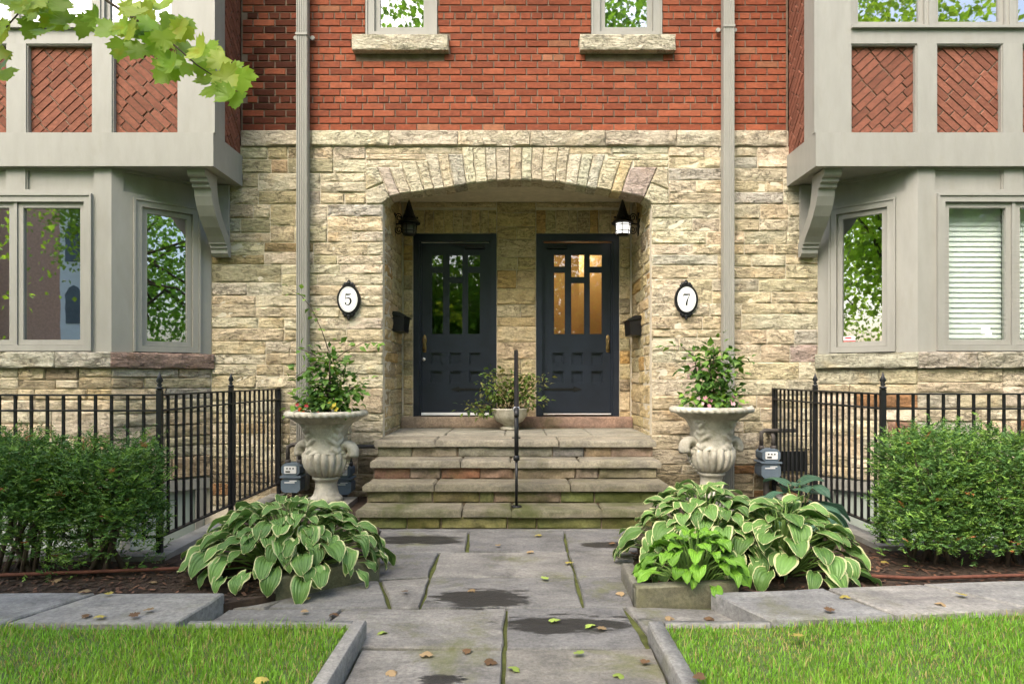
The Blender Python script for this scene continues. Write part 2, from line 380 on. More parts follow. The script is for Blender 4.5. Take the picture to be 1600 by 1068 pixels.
def poly_stone(name, parent, pts, dp, col, face='front', at=0.0, rough=.012, m=None, bev=.012, gap=.006):
    """a piece of any outline: pts in (x, z) for a wall face at y=at, or (x, y) for a slab with its top at z=at"""
    n = len(pts); cx = sum(p[0] for p in pts)/n; cy = sum(p[1] for p in pts)/n
    dense = []
    for i in range(n):
        a, b = pts[i], pts[(i+1) % n]; L = math.hypot(b[0]-a[0], b[1]-a[1]); k = max(1, int(L/.09))
        for j in range(k): dense.append((a[0]+(b[0]-a[0])*j/k, a[1]+(b[1]-a[1])*j/k))
    s = RN.uniform(0, 90); rings = []
    R0 = max(math.hypot(p[0]-cx, p[1]-cy) for p in pts)
    def shrink(p, dist):
        L = math.hypot(p[0]-cx, p[1]-cy) or 1; k = max(.05, 1 - dist / L); return (cx+(p[0]-cx)*k, cy+(p[1]-cy)*k)
    N = len(dense); v = []; f = []
    for dist, dep in ((gap, bev), (gap+bev, 0), (gap+bev+R0*.3, -1), (gap+bev+R0*.62, -1)):
        for p in dense:
            q = shrink(p, dist + ((nz(p[0]*9+s, p[1]*9, s)*.006+(nz(p[0]*5, p[1]*5+s, s)*.012 if face == 'top' else 0)) if dist < .1 else 0))
            d = dep if dep >= 0 else -rough*(.3+nz(q[0]*6+s, q[1]*8, s)+.5*nz(q[0]*17, q[1]*17, s))
            v.append((q[0], q[1], d))
    v.append((cx, cy, -rough*.4))
    for r in range(3):
        for i in range(N): f.append((r*N+i, r*N+(i+1) % N, (r+1)*N+(i+1) % N, (r+1)*N+i))
    for i in range(N): f.append((3*N+i, 3*N+(i+1) % N, 4*N))
    b0 = len(v)
    for i in range(N): v.append((v[i][0], v[i][1], dp))
    for i in range(N): f.append((b0+i, b0+(i+1) % N, (i+1) % N, i))
    if face == 'front': vv = [(x-cx, d, y-cy) for x, y, d in v]; loc = (cx, at, cy)
    else: vv = [(x-cx, y-cy, -d) for x, y, d in v]; loc = (cx, cy, at); 
    area = sum(pts[i][0]*pts[(i+1) % n][1]-pts[(i+1) % n][0]*pts[i][1] for i in range(n))
    if area < 0: f = [tuple(reversed(q)) for q in f]
    mb = MB(); mb.mesh(vv, f); me = mb.data(name); me.shade_smooth(); me.set_sharp_from_angle(angle=rad(38)); me.materials.append(m or M['stone'])
    return place(name, me, parent, loc, 0, col)
def ashlar(u0, u1, v0, v1, rng=RN, band=(.22, .37)):
    """broken-range coursing: bands cut into chunks, each chunk with its own courses"""
    out = []; v = v0
    while v < v1 - 1e-4:
        h = rng.uniform(*band)
        if v1 - v - h < band[0]*.75: h = v1 - v
        if h > band[1]*1.45: h = (v1 - v) / 2
        u = u0
        while u < u1 - 1e-4:
            L = rng.uniform(.42, .95)
            if u1 - u - L < .28: L = u1 - u
            k = 2 if h > .19 else 1
            if h > .31 and rng.random() < .55: k = 3
            if rng.random() < .12 and L < .7 and h < .3: k = 1
            cuts = [rng.uniform(.75, 1.3) for _ in range(k)]; t = sum(cuts); vv = v
            for c in cuts:
                hh = h*c/t; uu = u
                while uu < u + L - 1e-4:
                    l2 = rng.uniform(.24, .72)
                    if u + L - uu - l2 < .15: l2 = u + L - uu
                    out.append((uu, uu+l2, vv, vv+hh)); uu += l2
                vv += hh
            u += L
        v += h
    return out
def lay(parent, rects, origin, rz, pal, dp=.09, gap=.007, name='stone', rough=.014, lowpal=None, lowz=.5):
    cs, sn = math.cos(rz), math.sin(rz)
    for (a, b, c, d) in rects:
        uc, vc = (a+b)/2, (c+d)/2
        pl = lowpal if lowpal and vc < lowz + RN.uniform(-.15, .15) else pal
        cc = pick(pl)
        if rz == 0 and -2.85 < uc < -1.75 and vc > 2.1 and RN.random() < .45: kk = RN.uniform(.62, .88); cc = (cc[0]*kk*.98, cc[1]*kk, cc[2]*kk*.9)      # sooty run-off beside the left downspout
        stone(name, parent, b-a-gap, d-c-gap, dp, (origin[0]+uc*cs, origin[1]+uc*sn, vc), rz, cc, rough)

# ================================================================== THE SETTING: ground, beds, path
WELL_L, WELL_R = (-6.6, -2.40), (2.64, 6.6)
FL, FR = -2.333, -2.06          # y of the two front fence runs
g = MB()
xs = [-400, WELL_L[0], WELL_L[1]+.08, WELL_R[0]-.08, WELL_R[1], 400]; ys = [-400, FL-.08, FR-.08, .3, 400]
for i in range(5):
    for j in range(4):
        if i == 1 and j in (1, 2): continue
        if i == 3 and j == 2: continue
        g.quad((xs[i],ys[j],-.03),(xs[i+1],ys[j],-.03),(xs[i+1],ys[j+1],-.03),(xs[i],ys[j+1],-.03))
add('ground', g, M['ground'], kind='structure')
r = MB(); r.quad((-200,-22,-.02),(200,-22,-.02),(200,-13,-.02),(-200,-13,-.02)); add('road', r, M['asphalt'], kind='structure')
# planting beds
for nm, pts, z in (('planting_bed', [(-7,-3.26),(-1.58,-3.26),(-1.40,-3.14),(-.86,-2.67),(-.98,-2.2),(-1.10,-1.4),(-1.33,-1.3),(-1.33,0),(-2.32,0),(-2.32,-2.26),(-7,-2.26)], .035), ('planting_bed', [(.70,-3.19),(1.22,-3.12),(1.26,-3.2),(7,-2.75),(7,-2.0),(2.56,-2.0),(2.56,0),(1.36,0),(1.36,-1.3),(.98,-1.4),(.86,-2.2),(.70,-2.72)], .035)):
    b = MB(); n = 0
    b.prism(pts, -.03, z, 'z'); add(nm, b, M['soil'], kind='structure')
# flagstone path
path = tag(bpy.data.objects.new('path', None), kind='structure'); link(path)
M['joint'] = surf('mossy_joint', (.075,.085,.022), .95, .5, 9, .8, 60)
bed = MB(); bed.quad((-2.2,-7.5,-.022),(2.2,-7.5,-.022),(2.2,-1.2,-.022),(-2.2,-1.2,-.022)); add('joint_sand', bed, M['joint'], path)
GREY = [(.20,.192,.178), (.235,.222,.20), (.18,.174,.165), (.215,.20,.172)]
def flag(pix, z=0.0, dp=.05, m='flag', par=path, col=None, nm='flagstone', gap=.007):
    pts = [G(px, py, z) if len(q) == 0 else q for (px, py, *q) in pix]
    return poly_stone(nm, par, pts, dp, col or RN.choice(GREY), 'top', z, .004, M[m], .008, gap)
def flagw(pts, z=0.0, dp=.05, m='flag', par=path, col=None, nm='flagstone', gap=.011):
    return poly_stone(nm, par, pts, dp, col or RN.choice(GREY), 'top', z, .004, M[m], .008, gap)
y1, y2, y3, y4, y5, y6 = G(800,1013)[1], G(800,949)[1], G(800,900)[1], G(800,861)[1], G(800,830)[1], -1.30
yb = -6.2
xl, xr = -.71, .64
flagw([(xl,yb),(-.05,yb),(-.045,-4.9),(xl,-4.9)]); flagw([(-.04,yb),(xr,yb),(xr,-4.9),(-.04,-4.9)])
flagw([(xl,-4.9),(-.045,-4.9),(-.05,y1),(xl,y1)]); flagw([(-.045,-4.9),(xr,-4.9),(xr,y1+.01),(-.045,y1)])
flagw([(-1.02,y1+.03),(-.045,y1),(-.04,y2-.005),(-.93,y2)]); flagw([(-.045,y1),(xr-.02,y1+.01),(.60,y2+.03),(-.04,y2-.005)])
flagw([(-1.60,-3.64),(-1.02,y1+.02),(-.93,y2),(-1.56,y2-.02)]); flagw([(-1.57,y2-.02),(-1.36,y2),(-1.29,-3.06),(-1.40,-3.15),(-1.56,-3.24)]); flagw([(.66,y1+.02),(1.32,-3.70),(1.17,-3.24),(.60,y2+.03)])
a, b2 = G(655,949), G(672,901); c2, d2 = G(900,900), G(912,949)
flagw([a, d2, c2, b2])
flagw([G(612,949), a, b2, G(595,906)]); flagw([(-1.35,y2), G(610,949), G(594,906), (-1.28,G(500,910)[1])])
flagw([d2, (.66,y2+.01), (.70,y3+.02), c2])
e1, e2 = G(687,862), G(887,861)
flagw([b2, c2, e2, e1]); flagw([(-.98,y3-.08), G(670,900), e1, (-1.0,y4)]); flagw([c2, (.78,y3), (.96,y4), e2])
f1, f2 = G(733,830), G(882,829)
flagw([G(731,861), e2, f2, f1]); flagw([(-1.05,y4), G(729,862), f1, (-1.10,y6-.06)]); flagw([e2, (.98,y4), (1.0,y6-.06), f2])
flagw([(-1.15,y6-.07), f1, f2, (1.0,y6-.06), (1.0,-1.22), (-1.2,-1.22)])
# walkway slabs either side
wk = tag(bpy.data.objects.new('walkway', None), kind='structure'); link(wk)
SL = [(.26,.25,.23), (.235,.23,.22), (.28,.265,.24)]
for i, (xa, xb, xc, xd) in enumerate([(-2.42,-1.60,-1.56,-2.25), (-3.55,-2.44,-2.27,-3.35), (-4.6,-3.57,-3.37,-4.5), (-5.7,-4.62,-4.52,-5.6)]):
    flagw([(xa,-3.70),(xb,-3.69),(xc,-3.24),(xd,-3.24)], .09, .11, 'slab', wk, SL[i % 3], 'slab', .008)
def rs(x, y): # the right-hand run lies a few degrees askew
    t = rad(7); return (1.24+(x-1.24)*math.cos(t)-(y+3.75)*math.sin(t), -3.75+(x-1.24)*math.sin(t)+(y+3.75)*math.cos(t))
for i, (xa, xb, xc, xd) in enumerate([(1.24,1.88,1.78,1.12), (1.90,2.62,2.36,1.80), (2.64,3.6,3.4,2.38), (3.62,4.7,4.6,3.42)]):
    flagw([rs(xa,-3.66),rs(xb,-3.66),rs(xc,-3.22),rs(xd,-3.22)], .09, .11, 'slab', wk, SL[(i+1) % 3], 'slab', .008)
# lawns
lw = MB(); lw.prism([(-7,-7),(-.78,-7),(-.78,-3.69),(-1.63,-3.69),(-1.63,-3.71),(-7,-3.71)], -.03, .065, 'z'); add('lawn_soil', lw, M['ground'], kind='structure')
lw = MB(); lw.prism([(.71,-7),(7,-7),(7,-3.05),rs(5.0,-3.68),rs(1.26,-3.68),(1.2,-3.69),(.71,-3.69)], -.03, .065, 'z'); add('lawn_soil', lw, M['ground'], kind='structure')
def grass(inside, nm, seed, label):
    r = np.random.RandomState(seed); V = []; Fc = []; C = []
    mb = MB()
    def blades(n, x0, x1, y0, y1, hs):
        X = r.uniform(x0, x1, n); Y = r.uniform(y0, y1, n)
        for x, y in zip(X, Y):
            if not inside(x+r.normal(0,.008), y-abs(r.normal(0,.012))+.012): continue
            pat = nz(x*2.1, y*2.1, 3.3); h = r.uniform(.013, .042)*hs*(1+.6*pat); a = r.uniform(0, 2*PI); le = r.uniform(.1, .9)*h; wd = r.uniform(.0013, .0024)*hs
            dx, dy = math.cos(a), math.sin(a); px, py = -dy*wd, dx*wd
            dry = r.rand() < .16 + max(0, -pat-.25)*.5
            k = r.uniform(.75, 1.25); c = (.34*k,.28*k,.11*k) if dry else (.165*k+.05*max(0,pat), .335*k, .03*k)
            mb.col = c; z = .064
            mb.mesh([(x-px,y-py,z),(x+px,y+py,z),(x+dx*le*.4+px*.8,y+dy*le*.4+py*.8,z+h*.62),(x+dx*le*.4-px*.8,y+dy*le*.4-py*.8,z+h*.62),(x+dx*le,y+dy*le,z+h)], [(0,1,2,3),(3,2,4)])
    s = 1 if inside(3, -5) else -1
    blades(27000, s*.7, s*2.75, -4.55, -3.3, 1); blades(6000, s*.7, s*5, -6.2, -3.2, 1.4)
    tag(add(nm, mb, M['grass'], kind='stuff'), label, 'grass')
grass(lambda x, y: x < -.79 and y < -3.70 and (x > -1.64 or y < -3.705), 'lawn_grass', 1, 'short green grass of the lawn left of the path')
def r_in(x, y):
    return x > .715 and y < (-3.70 if x < 1.22 else -3.675 + (x-1.24)*math.tan(rad(7)))
grass(r_in, 'lawn_grass', 2, 'short green grass of the lawn right of the path')
# edging stones
def kerb(nm, a, b, wdt, z1, label, z0=-.03, col=(.27,.26,.24), grp=None):
    a, b = Vector((*a, 0)), Vector((*b, 0)); L = (b-a).length; t = (b-a)/L; rz = math.atan2(t.y, t.x)
    me = MB(); v, f = rock(L, z1-z0, wdt, .006, .008, RN.uniform(0, 50)); me.mesh(v, f)
    d = me.data(nm); d.shade_smooth(); d.set_sharp_from_angle(angle=rad(38)); d.materials.append(M['slab'])
    # close the back
    o = place(nm, d, None, ((a.x+b.x)/2, (a.y+b.y)/2, (z0+z1)/2), rz, col); bm = bmesh.new(); bm.from_mesh(d)
    bmesh.ops.holes_fill(bm, edges=bm.edges, sides=200); bm.to_mesh(d); bm.free()
    return tag(o, label, 'kerb', grp)
kerb('edging_stone', (-.715,-6.4), (-.715,-3.64), .062, .085, 'long thin stone edging between the path and the left lawn')
kerb('edging_stone', (.64,-3.66), (.64,-6.4), .068, .085, 'long thin stone edging between the path and the right lawn')
kerb('edging_stone', (-1.56,-3.685), (-.78,-3.685), .04, .085, 'thin stone edging along the far end of the left lawn')
kerb('edging_stone', (.72,-3.69), (1.22,-3.69), .04, .085, 'thin stone edging along the far end of the right lawn')
kerb('bed_edging_stone', (-1.34,-3.10), (-.84,-2.68), .08, .125, 'mossy stone edging under the left hosta facing the path', col=(.17,.165,.10))
kerb('bed_edging_stone', (.665,-3.225), (1.25,-3.14), .07, .115, 'mossy stone edging in front of the lime green hosta', col=(.19,.18,.12))
kerb('bed_edging_stone', (.665,-2.70), (.66,-3.20), .07, .10, 'short stone edging along the right side of the path under the hosta', col=(.22,.205,.165))

# ================================================================== FACADE
A0, A1 = -1.345, 1.40           # porch opening
WL, WR = -3.10, 3.10
BAND0, BAND1 = 3.61, 3.77
def lerp_list(xs_, pts):
    for (x0, z0), (x1, z1) in zip(pts, pts[1:]):
        if xs_ <= x1: t = (xs_-x0)/(x1-x0); return z0+(z1-z0)*t
    return pts[-1][1]
ARC = [(-1.345,3.02),(-1.30,3.075),(-1.22,3.112),(-.91,3.155),(-.62,3.200),(-.35,3.243),(0.02,3.272),(.38,3.245),(.68,3.198),(.98,3.150),(1.27,3.108),(1.36,3.07),(1.40,3.02)]
sw = empty('stone_wall', (0,0,0), 'cream sandstone ashlar wall around the arched double entrance', 'wall')
bk = MB()
bk.box(WL-.2, A0-.002, .008, .45, -1.2, BAND0); bk.box(A1+.002, WR+.2, .008, .45, -1.2, BAND0)
poly = [(A0-.002, BAND0)] + [(x, z+.07) for x, z in ARC] + [(A1+.002, BAND0)]
bk.prism(poly, .0085, .26, 'y'); bk.box(-2.80, 2.80, .0082, .45, BAND0, BAND1)
add('mortar_backing', bk, M['mortar'], sw)
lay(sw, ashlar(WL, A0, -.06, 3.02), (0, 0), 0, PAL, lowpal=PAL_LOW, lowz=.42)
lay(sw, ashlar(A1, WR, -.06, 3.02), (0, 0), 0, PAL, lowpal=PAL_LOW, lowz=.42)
lay(sw, ashlar(WL, -1.52, 3.02, BAND0), (0, 0), 0, PAL); lay(sw, ashlar(1.575, WR, 3.02, BAND0), (0, 0), 0, PAL)
u = -2.79
while u < 2.77:                                             # band course under the bricks
    L = RN.uniform(.5, .85)
    if 2.78-u-L < .4: L = 2.78-u
    stone('stone', sw, L-.006, BAND1-BAND0-.004, .1, (u+L/2, -.022, (BAND0+BAND1)/2), 0, pick([((.56,.50,.37),3),((.51,.455,.345),2),((.45,.40,.30),1)])); u += L
# arch: voussoirs, skewbacks and the filler courses over them
arch = empty('entrance_arch', (0,0,3.0), 'shallow pointed arch of upright pale voussoirs over the porch', 'arch')
bs = [-1.27]
while bs[-1] < 1.20: bs.append(bs[-1] + RN.uniform(.095, .16))
bs[-1] = 1.325
def lean(b): return .43*math.copysign(min(1, abs(b-.02)/1.25)**1.35, b)
def top_at(x): x = abs(x-.02); return 3.605 if x < .47 else (3.535 if x < .86 else (3.47 if x < 1.1 else 3.40))
for i in range(len(bs)-1):
    b0, b1 = bs[i], bs[i+1]; zt = top_at((b0+b1)/2); z0, z1 = lerp_list(b0, ARC), lerp_list(b1, ARC)
    q = RN.uniform(-.010, .006); pts = [(b0, z0+q), (b1, z1+q), (b1+lean(b1)*(zt-z1), zt), (b0+lean(b0)*(zt-z0), zt)]
    c = pick([((.56,.51,.39),8),((.53,.46,.34),5),((.50,.46,.37),4),((.50,.42,.29),1)])
    if i == len(bs)-2: c = (.42,.34,.30)
    if i == len(bs)-3: c = (.53,.43,.26)
    if i == 0: c = (.47,.40,.34)
    poly_stone('voussoir', arch, pts, .25, c, 'front', -.012, .007, gap=.004)
xa, xb = bs[0], bs[-1]
for s, e0, e1, xe in ((-1, xa, -1.52, A0), (1, xb, 1.575, A1)):
    zt = 3.40; tx = e0 + lean(e0)*(zt-lerp_list(e0, ARC))
    P1 = [(xe, 3.02), (e0, lerp_list(e0, ARC)), ((e0+tx)/2+s*.0, 3.235), (e1, 3.16), (e1, 3.02)]
    P2 = [((e0+tx)/2, 3.24), (tx, zt), (e1, zt), (e1, 3.165)]
    for P in (P1, P2): poly_stone('skewback', arch, P if s > 0 else P[::-1], .25, pick([((.54,.48,.36),1),((.50,.46,.36),1)]), 'front', -.012, .008, gap=.004)
def xbound(z, s):      # where the stepped voussoir heads end at height z
    for lim, zt in ((1.1, 3.40), (.86, 3.47), (.47, 3.535)):
        pass
    return {3.40: 1.20, 3.47: .93, 3.535: .50}[z]
for z0, z1 in ((3.40, 3.47), (3.47, 3.535), (3.535, 3.607)):
    for s in (-1, 1):
        x_in = s*(xbound(z0, s)+.03*0) + .02; x_out = -1.52 if s < 0 else 1.575; lo, hi = min(x_in, x_out), max(x_in, x_out); u = lo
        while u < hi-.01:
            L = RN.uniform(.35, .6)
            if hi-u-L < .2: L = hi-u
            stone('filler_stone', arch, L-.006, z1-z0-.006, .09, (u+L/2, 0, (z0+z1)/2), 0, pick(PAL), .007); u += L
# porch recess: reveals, back wall, ceiling
PB = 1.15; LZ = .657; CEIL = 3.34
po = empty('porch_recess', (0,.6,LZ), 'sheltered golden stone recess with two doorways under the arch', 'porch')
b = MB(); b.box(A0-.12, A0-.014, .1, PB+.2, LZ-.3, CEIL); b.box(A1+.014, A1+.12, .1, PB+.2, LZ-.3, CEIL)
D5, D7 = (-1.21, -.215), (.257, 1.249); DZ0, DZ1 = .785, 2.965
b.box(A0, D5[0], PB+.014, PB+.3, LZ-.1, CEIL); b.box(D5[1], D7[0], PB+.014, PB+.3, LZ-.1, CEIL); b.box(D7[1], A1, PB+.014, PB+.3, LZ-.1, CEIL)
b.box(D5[0], D5[1], PB+.014, PB+.3, DZ1, CEIL); b.box(D7[0], D7[1], PB+.014, PB+.3, DZ1, CEIL)
add('mortar_backing', b, M['mortar'], po)
b = MB(); b.box(A0-.12, A1+.12, .26, PB+.3, CEIL, CEIL+.08); add('ceiling', b, M['mortar'], po)
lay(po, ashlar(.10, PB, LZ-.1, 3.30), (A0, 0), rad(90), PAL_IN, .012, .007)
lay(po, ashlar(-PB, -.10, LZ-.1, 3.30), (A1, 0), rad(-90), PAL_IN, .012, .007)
def column(x0, x1, z0, z1):
    z = z0; out = []
    while z < z1-.01:
        h = RN.uniform(.10, .26)
        if z1-z-h < .09: h = z1-z
        if x1-x0 > .35 and RN.random() < .5: t = RN.uniform(.35, .65)*(x1-x0); out += [(x0, x0+t, z, z+h), (x0+t, x1, z, z+h)]
        else: out.append((x0, x1, z, z+h))
        z += h
    return out
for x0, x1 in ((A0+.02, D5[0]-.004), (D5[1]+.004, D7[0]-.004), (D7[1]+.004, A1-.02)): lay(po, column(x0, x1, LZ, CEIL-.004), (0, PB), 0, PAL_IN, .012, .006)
for x0, x1 in (D5, D7):
    u = x0
    while u < x1-.01:
        L = RN.uniform(.10, .16)
        if x1-u-L < .07: L = x1-u
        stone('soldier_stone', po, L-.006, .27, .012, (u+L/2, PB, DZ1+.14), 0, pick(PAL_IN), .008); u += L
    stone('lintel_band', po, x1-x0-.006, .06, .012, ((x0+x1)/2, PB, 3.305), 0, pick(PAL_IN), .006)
# brick wall above
bw = empty('brick_wall', (0,0,BAND1), 'orange red brick wall above the stone band with two windows', 'wall')
WIN = [(-1.53+.005, -.79), (.785, 1.51)]          # outer frame of the two upper windows
WZ0, WZ1 = 4.72, 6.1; TOPZ = 6.3
b = MB(); b.box(-2.80, WIN[0][0], .02, .4, BAND1, TOPZ); b.box(WIN[0][1], WIN[1][0], .02, .4, BAND1, TOPZ); b.box(WIN[1][1], 2.80, .02, .4, BAND1, TOPZ)
for x0, x1 in WIN: b.box(x0, x1, .02, .4, BAND1, WZ0); b.box(x0, x1, .02, .4, WZ1, TOPZ)
add('mortar_backing', b, M['mortar_dark'], bw)
BC = .0713
def brick_mesh(L, H, nm, dp=.03):
    mb = MB(); c = .004
    v = [(-L/2+c,0,-H/2+c),(L/2-c,0,-H/2+c),(L/2-c,0,H/2-c),(-L/2+c,0,H/2-c),(-L/2,.005,-H/2),(L/2,.005,-H/2),(L/2,.005,H/2),(-L/2,.005,H/2),(-L/2,dp,-H/2),(L/2,dp,-H/2),(L/2,dp,H/2),(-L/2,dp,H/2)]
    f = [(0,1,2,3)] + [(i+4, (i+1) % 4+4, (i+1) % 4, i) for i in range(4)] + [(i+8, (i+1) % 4+8, (i+1) % 4+4, i+4) for i in range(4)]
    mb.mesh([(x+RN.uniform(-.0015,.0015), y, z+RN.uniform(-.001,.001)) for x, y, z in v], f); return mb
def brick_col(x=0., z=4.):
    k = RN.uniform(.82, 1.14); c = RN.choice([(.25,.070,.035), (.225,.061,.031), (.27,.080,.041), (.205,.058,.031)])
    if RN.random() < .025: c = (.28,.115,.062)
    if x < -2.15 and x < -2.18 and RN.random() < .45 + .5*min(1, max(0, x+2.8)*1.8): k *= RN.uniform(.16, .5)      # rain-darkened strip beside the downspout
    return tuple(q*k for q in c)
SMESH = [brick_mesh(.214, .0622, 'brick') for _ in range(4)]; HMESH = [brick_mesh(.102, .0622, 'brick') for _ in range(3)]
SM = [m.data('brick') for m in SMESH]; HM = [m.data('brick') for m in HMESH]
for me in SM+HM: me.materials.append(M['brick'])
bricks = []; row = 0; z = BAND1 + .004
while z + BC < TOPZ:
    head = row % 6 == 4; L = .112 if head else .224
    x = -2.79 + (-.112 if row % 2 and not head else 0) + (.05 if head else 0)
    while x < 2.79:
        a, c = max(x, -2.79), min(x+L, 2.785); zc = z+BC/2
        blocked = any(a < w1 and c > w0 and z+BC > WZ0-.165 and z < WZ1 for w0, w1 in WIN)
        if blocked:
            for w0, w1 in WIN:                              # bricks cut where they meet a window or its sill
                e0, e1 = (w0-.13, w1+.13) if z < WZ0-.01 else (w0, w1)
                if a < e1 and c > e0:
                    if a < e0: c = e0
                    elif c > e1: a = e1
                    else: c = a
        if c-a > .03: bricks.append(((a+c)/2, zc, c-a-.013, head))
        x += L
    z += BC; row += 1
bricks.sort(key=lambda t: max(abs(t[0])/1.9, (t[1]-3.7)/1.0))
J = MB()
for i, (x, z, L, head) in enumerate(bricks):
    if i < 300:
        me = RN.choice(HM if head else SM); k = L / (.102 if head else .214)
        place('brick', me, bw, (x, .010+RN.uniform(-.002,.002), z), 0, brick_col(x, z), scale=(k,1,1))
    else:
        src = RN.choice(HMESH if head else SMESH); k = L / (.102 if head else .214); J.col = brick_col(x, z)
        J.mesh([(p[0]*k+x, p[1]+.010, p[2]+z) for p in src.v], src.f)
o = add('more_bricks', J, M['brick_joined'], bw, kind='stuff')
# windows in local frames: u along x, outward -y
def win(nm, parent, loc, rz, u0, u1, z0, z1, trim=.05, sash=.045, glass='glass', lights=1, sashcol=None):
    """frame (the part) > sash, pane; u and z measured from loc"""
    f = MB(); d0, d1 = -.02, .07
    f.box(u0, u0+trim, d0, d1, z0, z1); f.box(u1-trim, u1, d0, d1, z0, z1); f.box(u0+trim, u1-trim, d0, d1, z1-trim, z1); f.box(u0+trim, u1-trim, d0, d1, z0, z0+trim)
    f.box(u0-.018, u1+.018, d0-.012, d0+.02, z1+.0005, z1+.02); f.box(u0-.018, u0-.0005, d0-.012, d0+.02, z0, z1); f.box(u1+.0005, u1+.018, d0-.012, d0+.02, z0, z1)
    o = place(nm, f.data(nm), parent, loc, rz); o.data.materials.append(M['paint'])
    a0, a1 = u0+trim, u1-trim; wv = (a1-a0-.03*(lights-1))/lights
    for i in range(lights):
        s0 = a0+i*(wv+.03); s1 = s0+wv; b0, b1 = z0+trim, z1-trim; s = MB()
        s.box(s0+.003, s0+sash, .008, .06, b0+.003, b1-.003); s.box(s1-sash, s1-.003, .008, .06, b0+.003, b1-.003)
        s.box(s0+sash, s1-sash, .008, .06, b1-sash, b1-.003); s.box(s0+sash, s1-sash, .008, .06, b0+.003, b0+sash)
        sub('sash', s, M['paint'], o)
        q = MB(); q.box(s0+sash-.006, s1-sash+.006, .030, .036, b0+sash-.006, b1-sash+.006); sub('pane', q, M[glass], o)
        if i: mu = MB(); mu.box(s0-.03, s0, -.005, .06, b0, b1); sub('mullion', mu, M['paint'], o)
    return o
for x0, x1 in WIN:
    win('window', bw, (0, .03, 0), 0, x0+.02, x1-.02, WZ0, WZ1, .07, .055)
    stone('window_sill', bw, x1-x0+.24, .155, .14, ((x0+x1)/2, -.075, WZ0-.0795), 0, (.50,.46,.36), .016)
# the closed body of the houses behind the facade
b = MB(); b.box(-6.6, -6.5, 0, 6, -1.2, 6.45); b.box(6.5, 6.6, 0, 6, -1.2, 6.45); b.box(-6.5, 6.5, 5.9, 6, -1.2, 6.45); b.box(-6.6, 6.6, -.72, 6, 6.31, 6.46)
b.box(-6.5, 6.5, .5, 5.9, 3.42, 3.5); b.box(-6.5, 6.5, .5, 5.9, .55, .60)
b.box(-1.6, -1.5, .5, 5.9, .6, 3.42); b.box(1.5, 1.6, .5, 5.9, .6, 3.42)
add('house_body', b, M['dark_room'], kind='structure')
b = MB()
b.box(.04, .06, 1.46, 3.6, .6, 3.30); b.box(1.44, 1.46, 1.46, 3.6, .6, 3.30); b.box(.06, 1.44, 3.58, 3.6, .6, 3.30); b.box(.04, 1.46, 1.46, 3.6, 3.30, 3.32); b.box(.06, 1.44, 1.46, 3.6, .60, .62)
b.box(.9, 1.44, 2.5, 2.52, .62, 3.0); b.box(.30, .34, 2.9, 2.94, .62, 2.9)
add('hallway', b, M['warm_room'], kind='structure')
hl = bpy.data.lights.new('hall_lamp', 'POINT'); hl.energy = 7; hl.color = (1, .76, .46); hl.shadow_soft_size = .12
ho = bpy.data.objects.new('hall_lamp', hl); link(ho); ho.location = (.75, 2.3, 3.0)

# ------------------------------------------------------------------ doors
def sheet(mb, xs_, zs_, depth, y0):
    """height-field front: depth(i,j) is how far the cell lies back, None for an opening; walls between unlike cells"""
    nx, nz_ = len(xs_)-1, len(zs_)-1
    D = [[depth((xs_[i]+xs_[i+1])/2, (zs_[j]+zs_[j+1])/2) for j in range(nz_)] for i in range(nx)]
    for i in range(nx):
        for j in range(nz_):
            d = D[i][j]
            if d is None: continue
            x0, x1, z0, z1 = xs_[i], xs_[i+1], zs_[j], zs_[j+1]
            mb.quad((x0,y0+d,z0),(x1,y0+d,z0),(x1,y0+d,z1),(x0,y0+d,z1))
            for di, dj, e in ((1,0,((x1,z0),(x1,z1))), (-1,0,((x0,z1),(x0,z0))), (0,1,((x1,z1),(x0,z1))), (0,-1,((x0,z0),(x1,z0)))):
                ii, jj = i+di, j+dj; dd = D[ii][jj] if 0 <= ii < nx and 0 <= jj < nz_ else None
                d2 = .045 if dd is None else dd
                if d2 > d: mb.quad((e[0][0],y0+d,e[0][1]),(e[0][0],y0+d2,e[0][1]),(e[1][0],y0+d2,e[1][1]),(e[1][0],y0+d,e[1][1]))
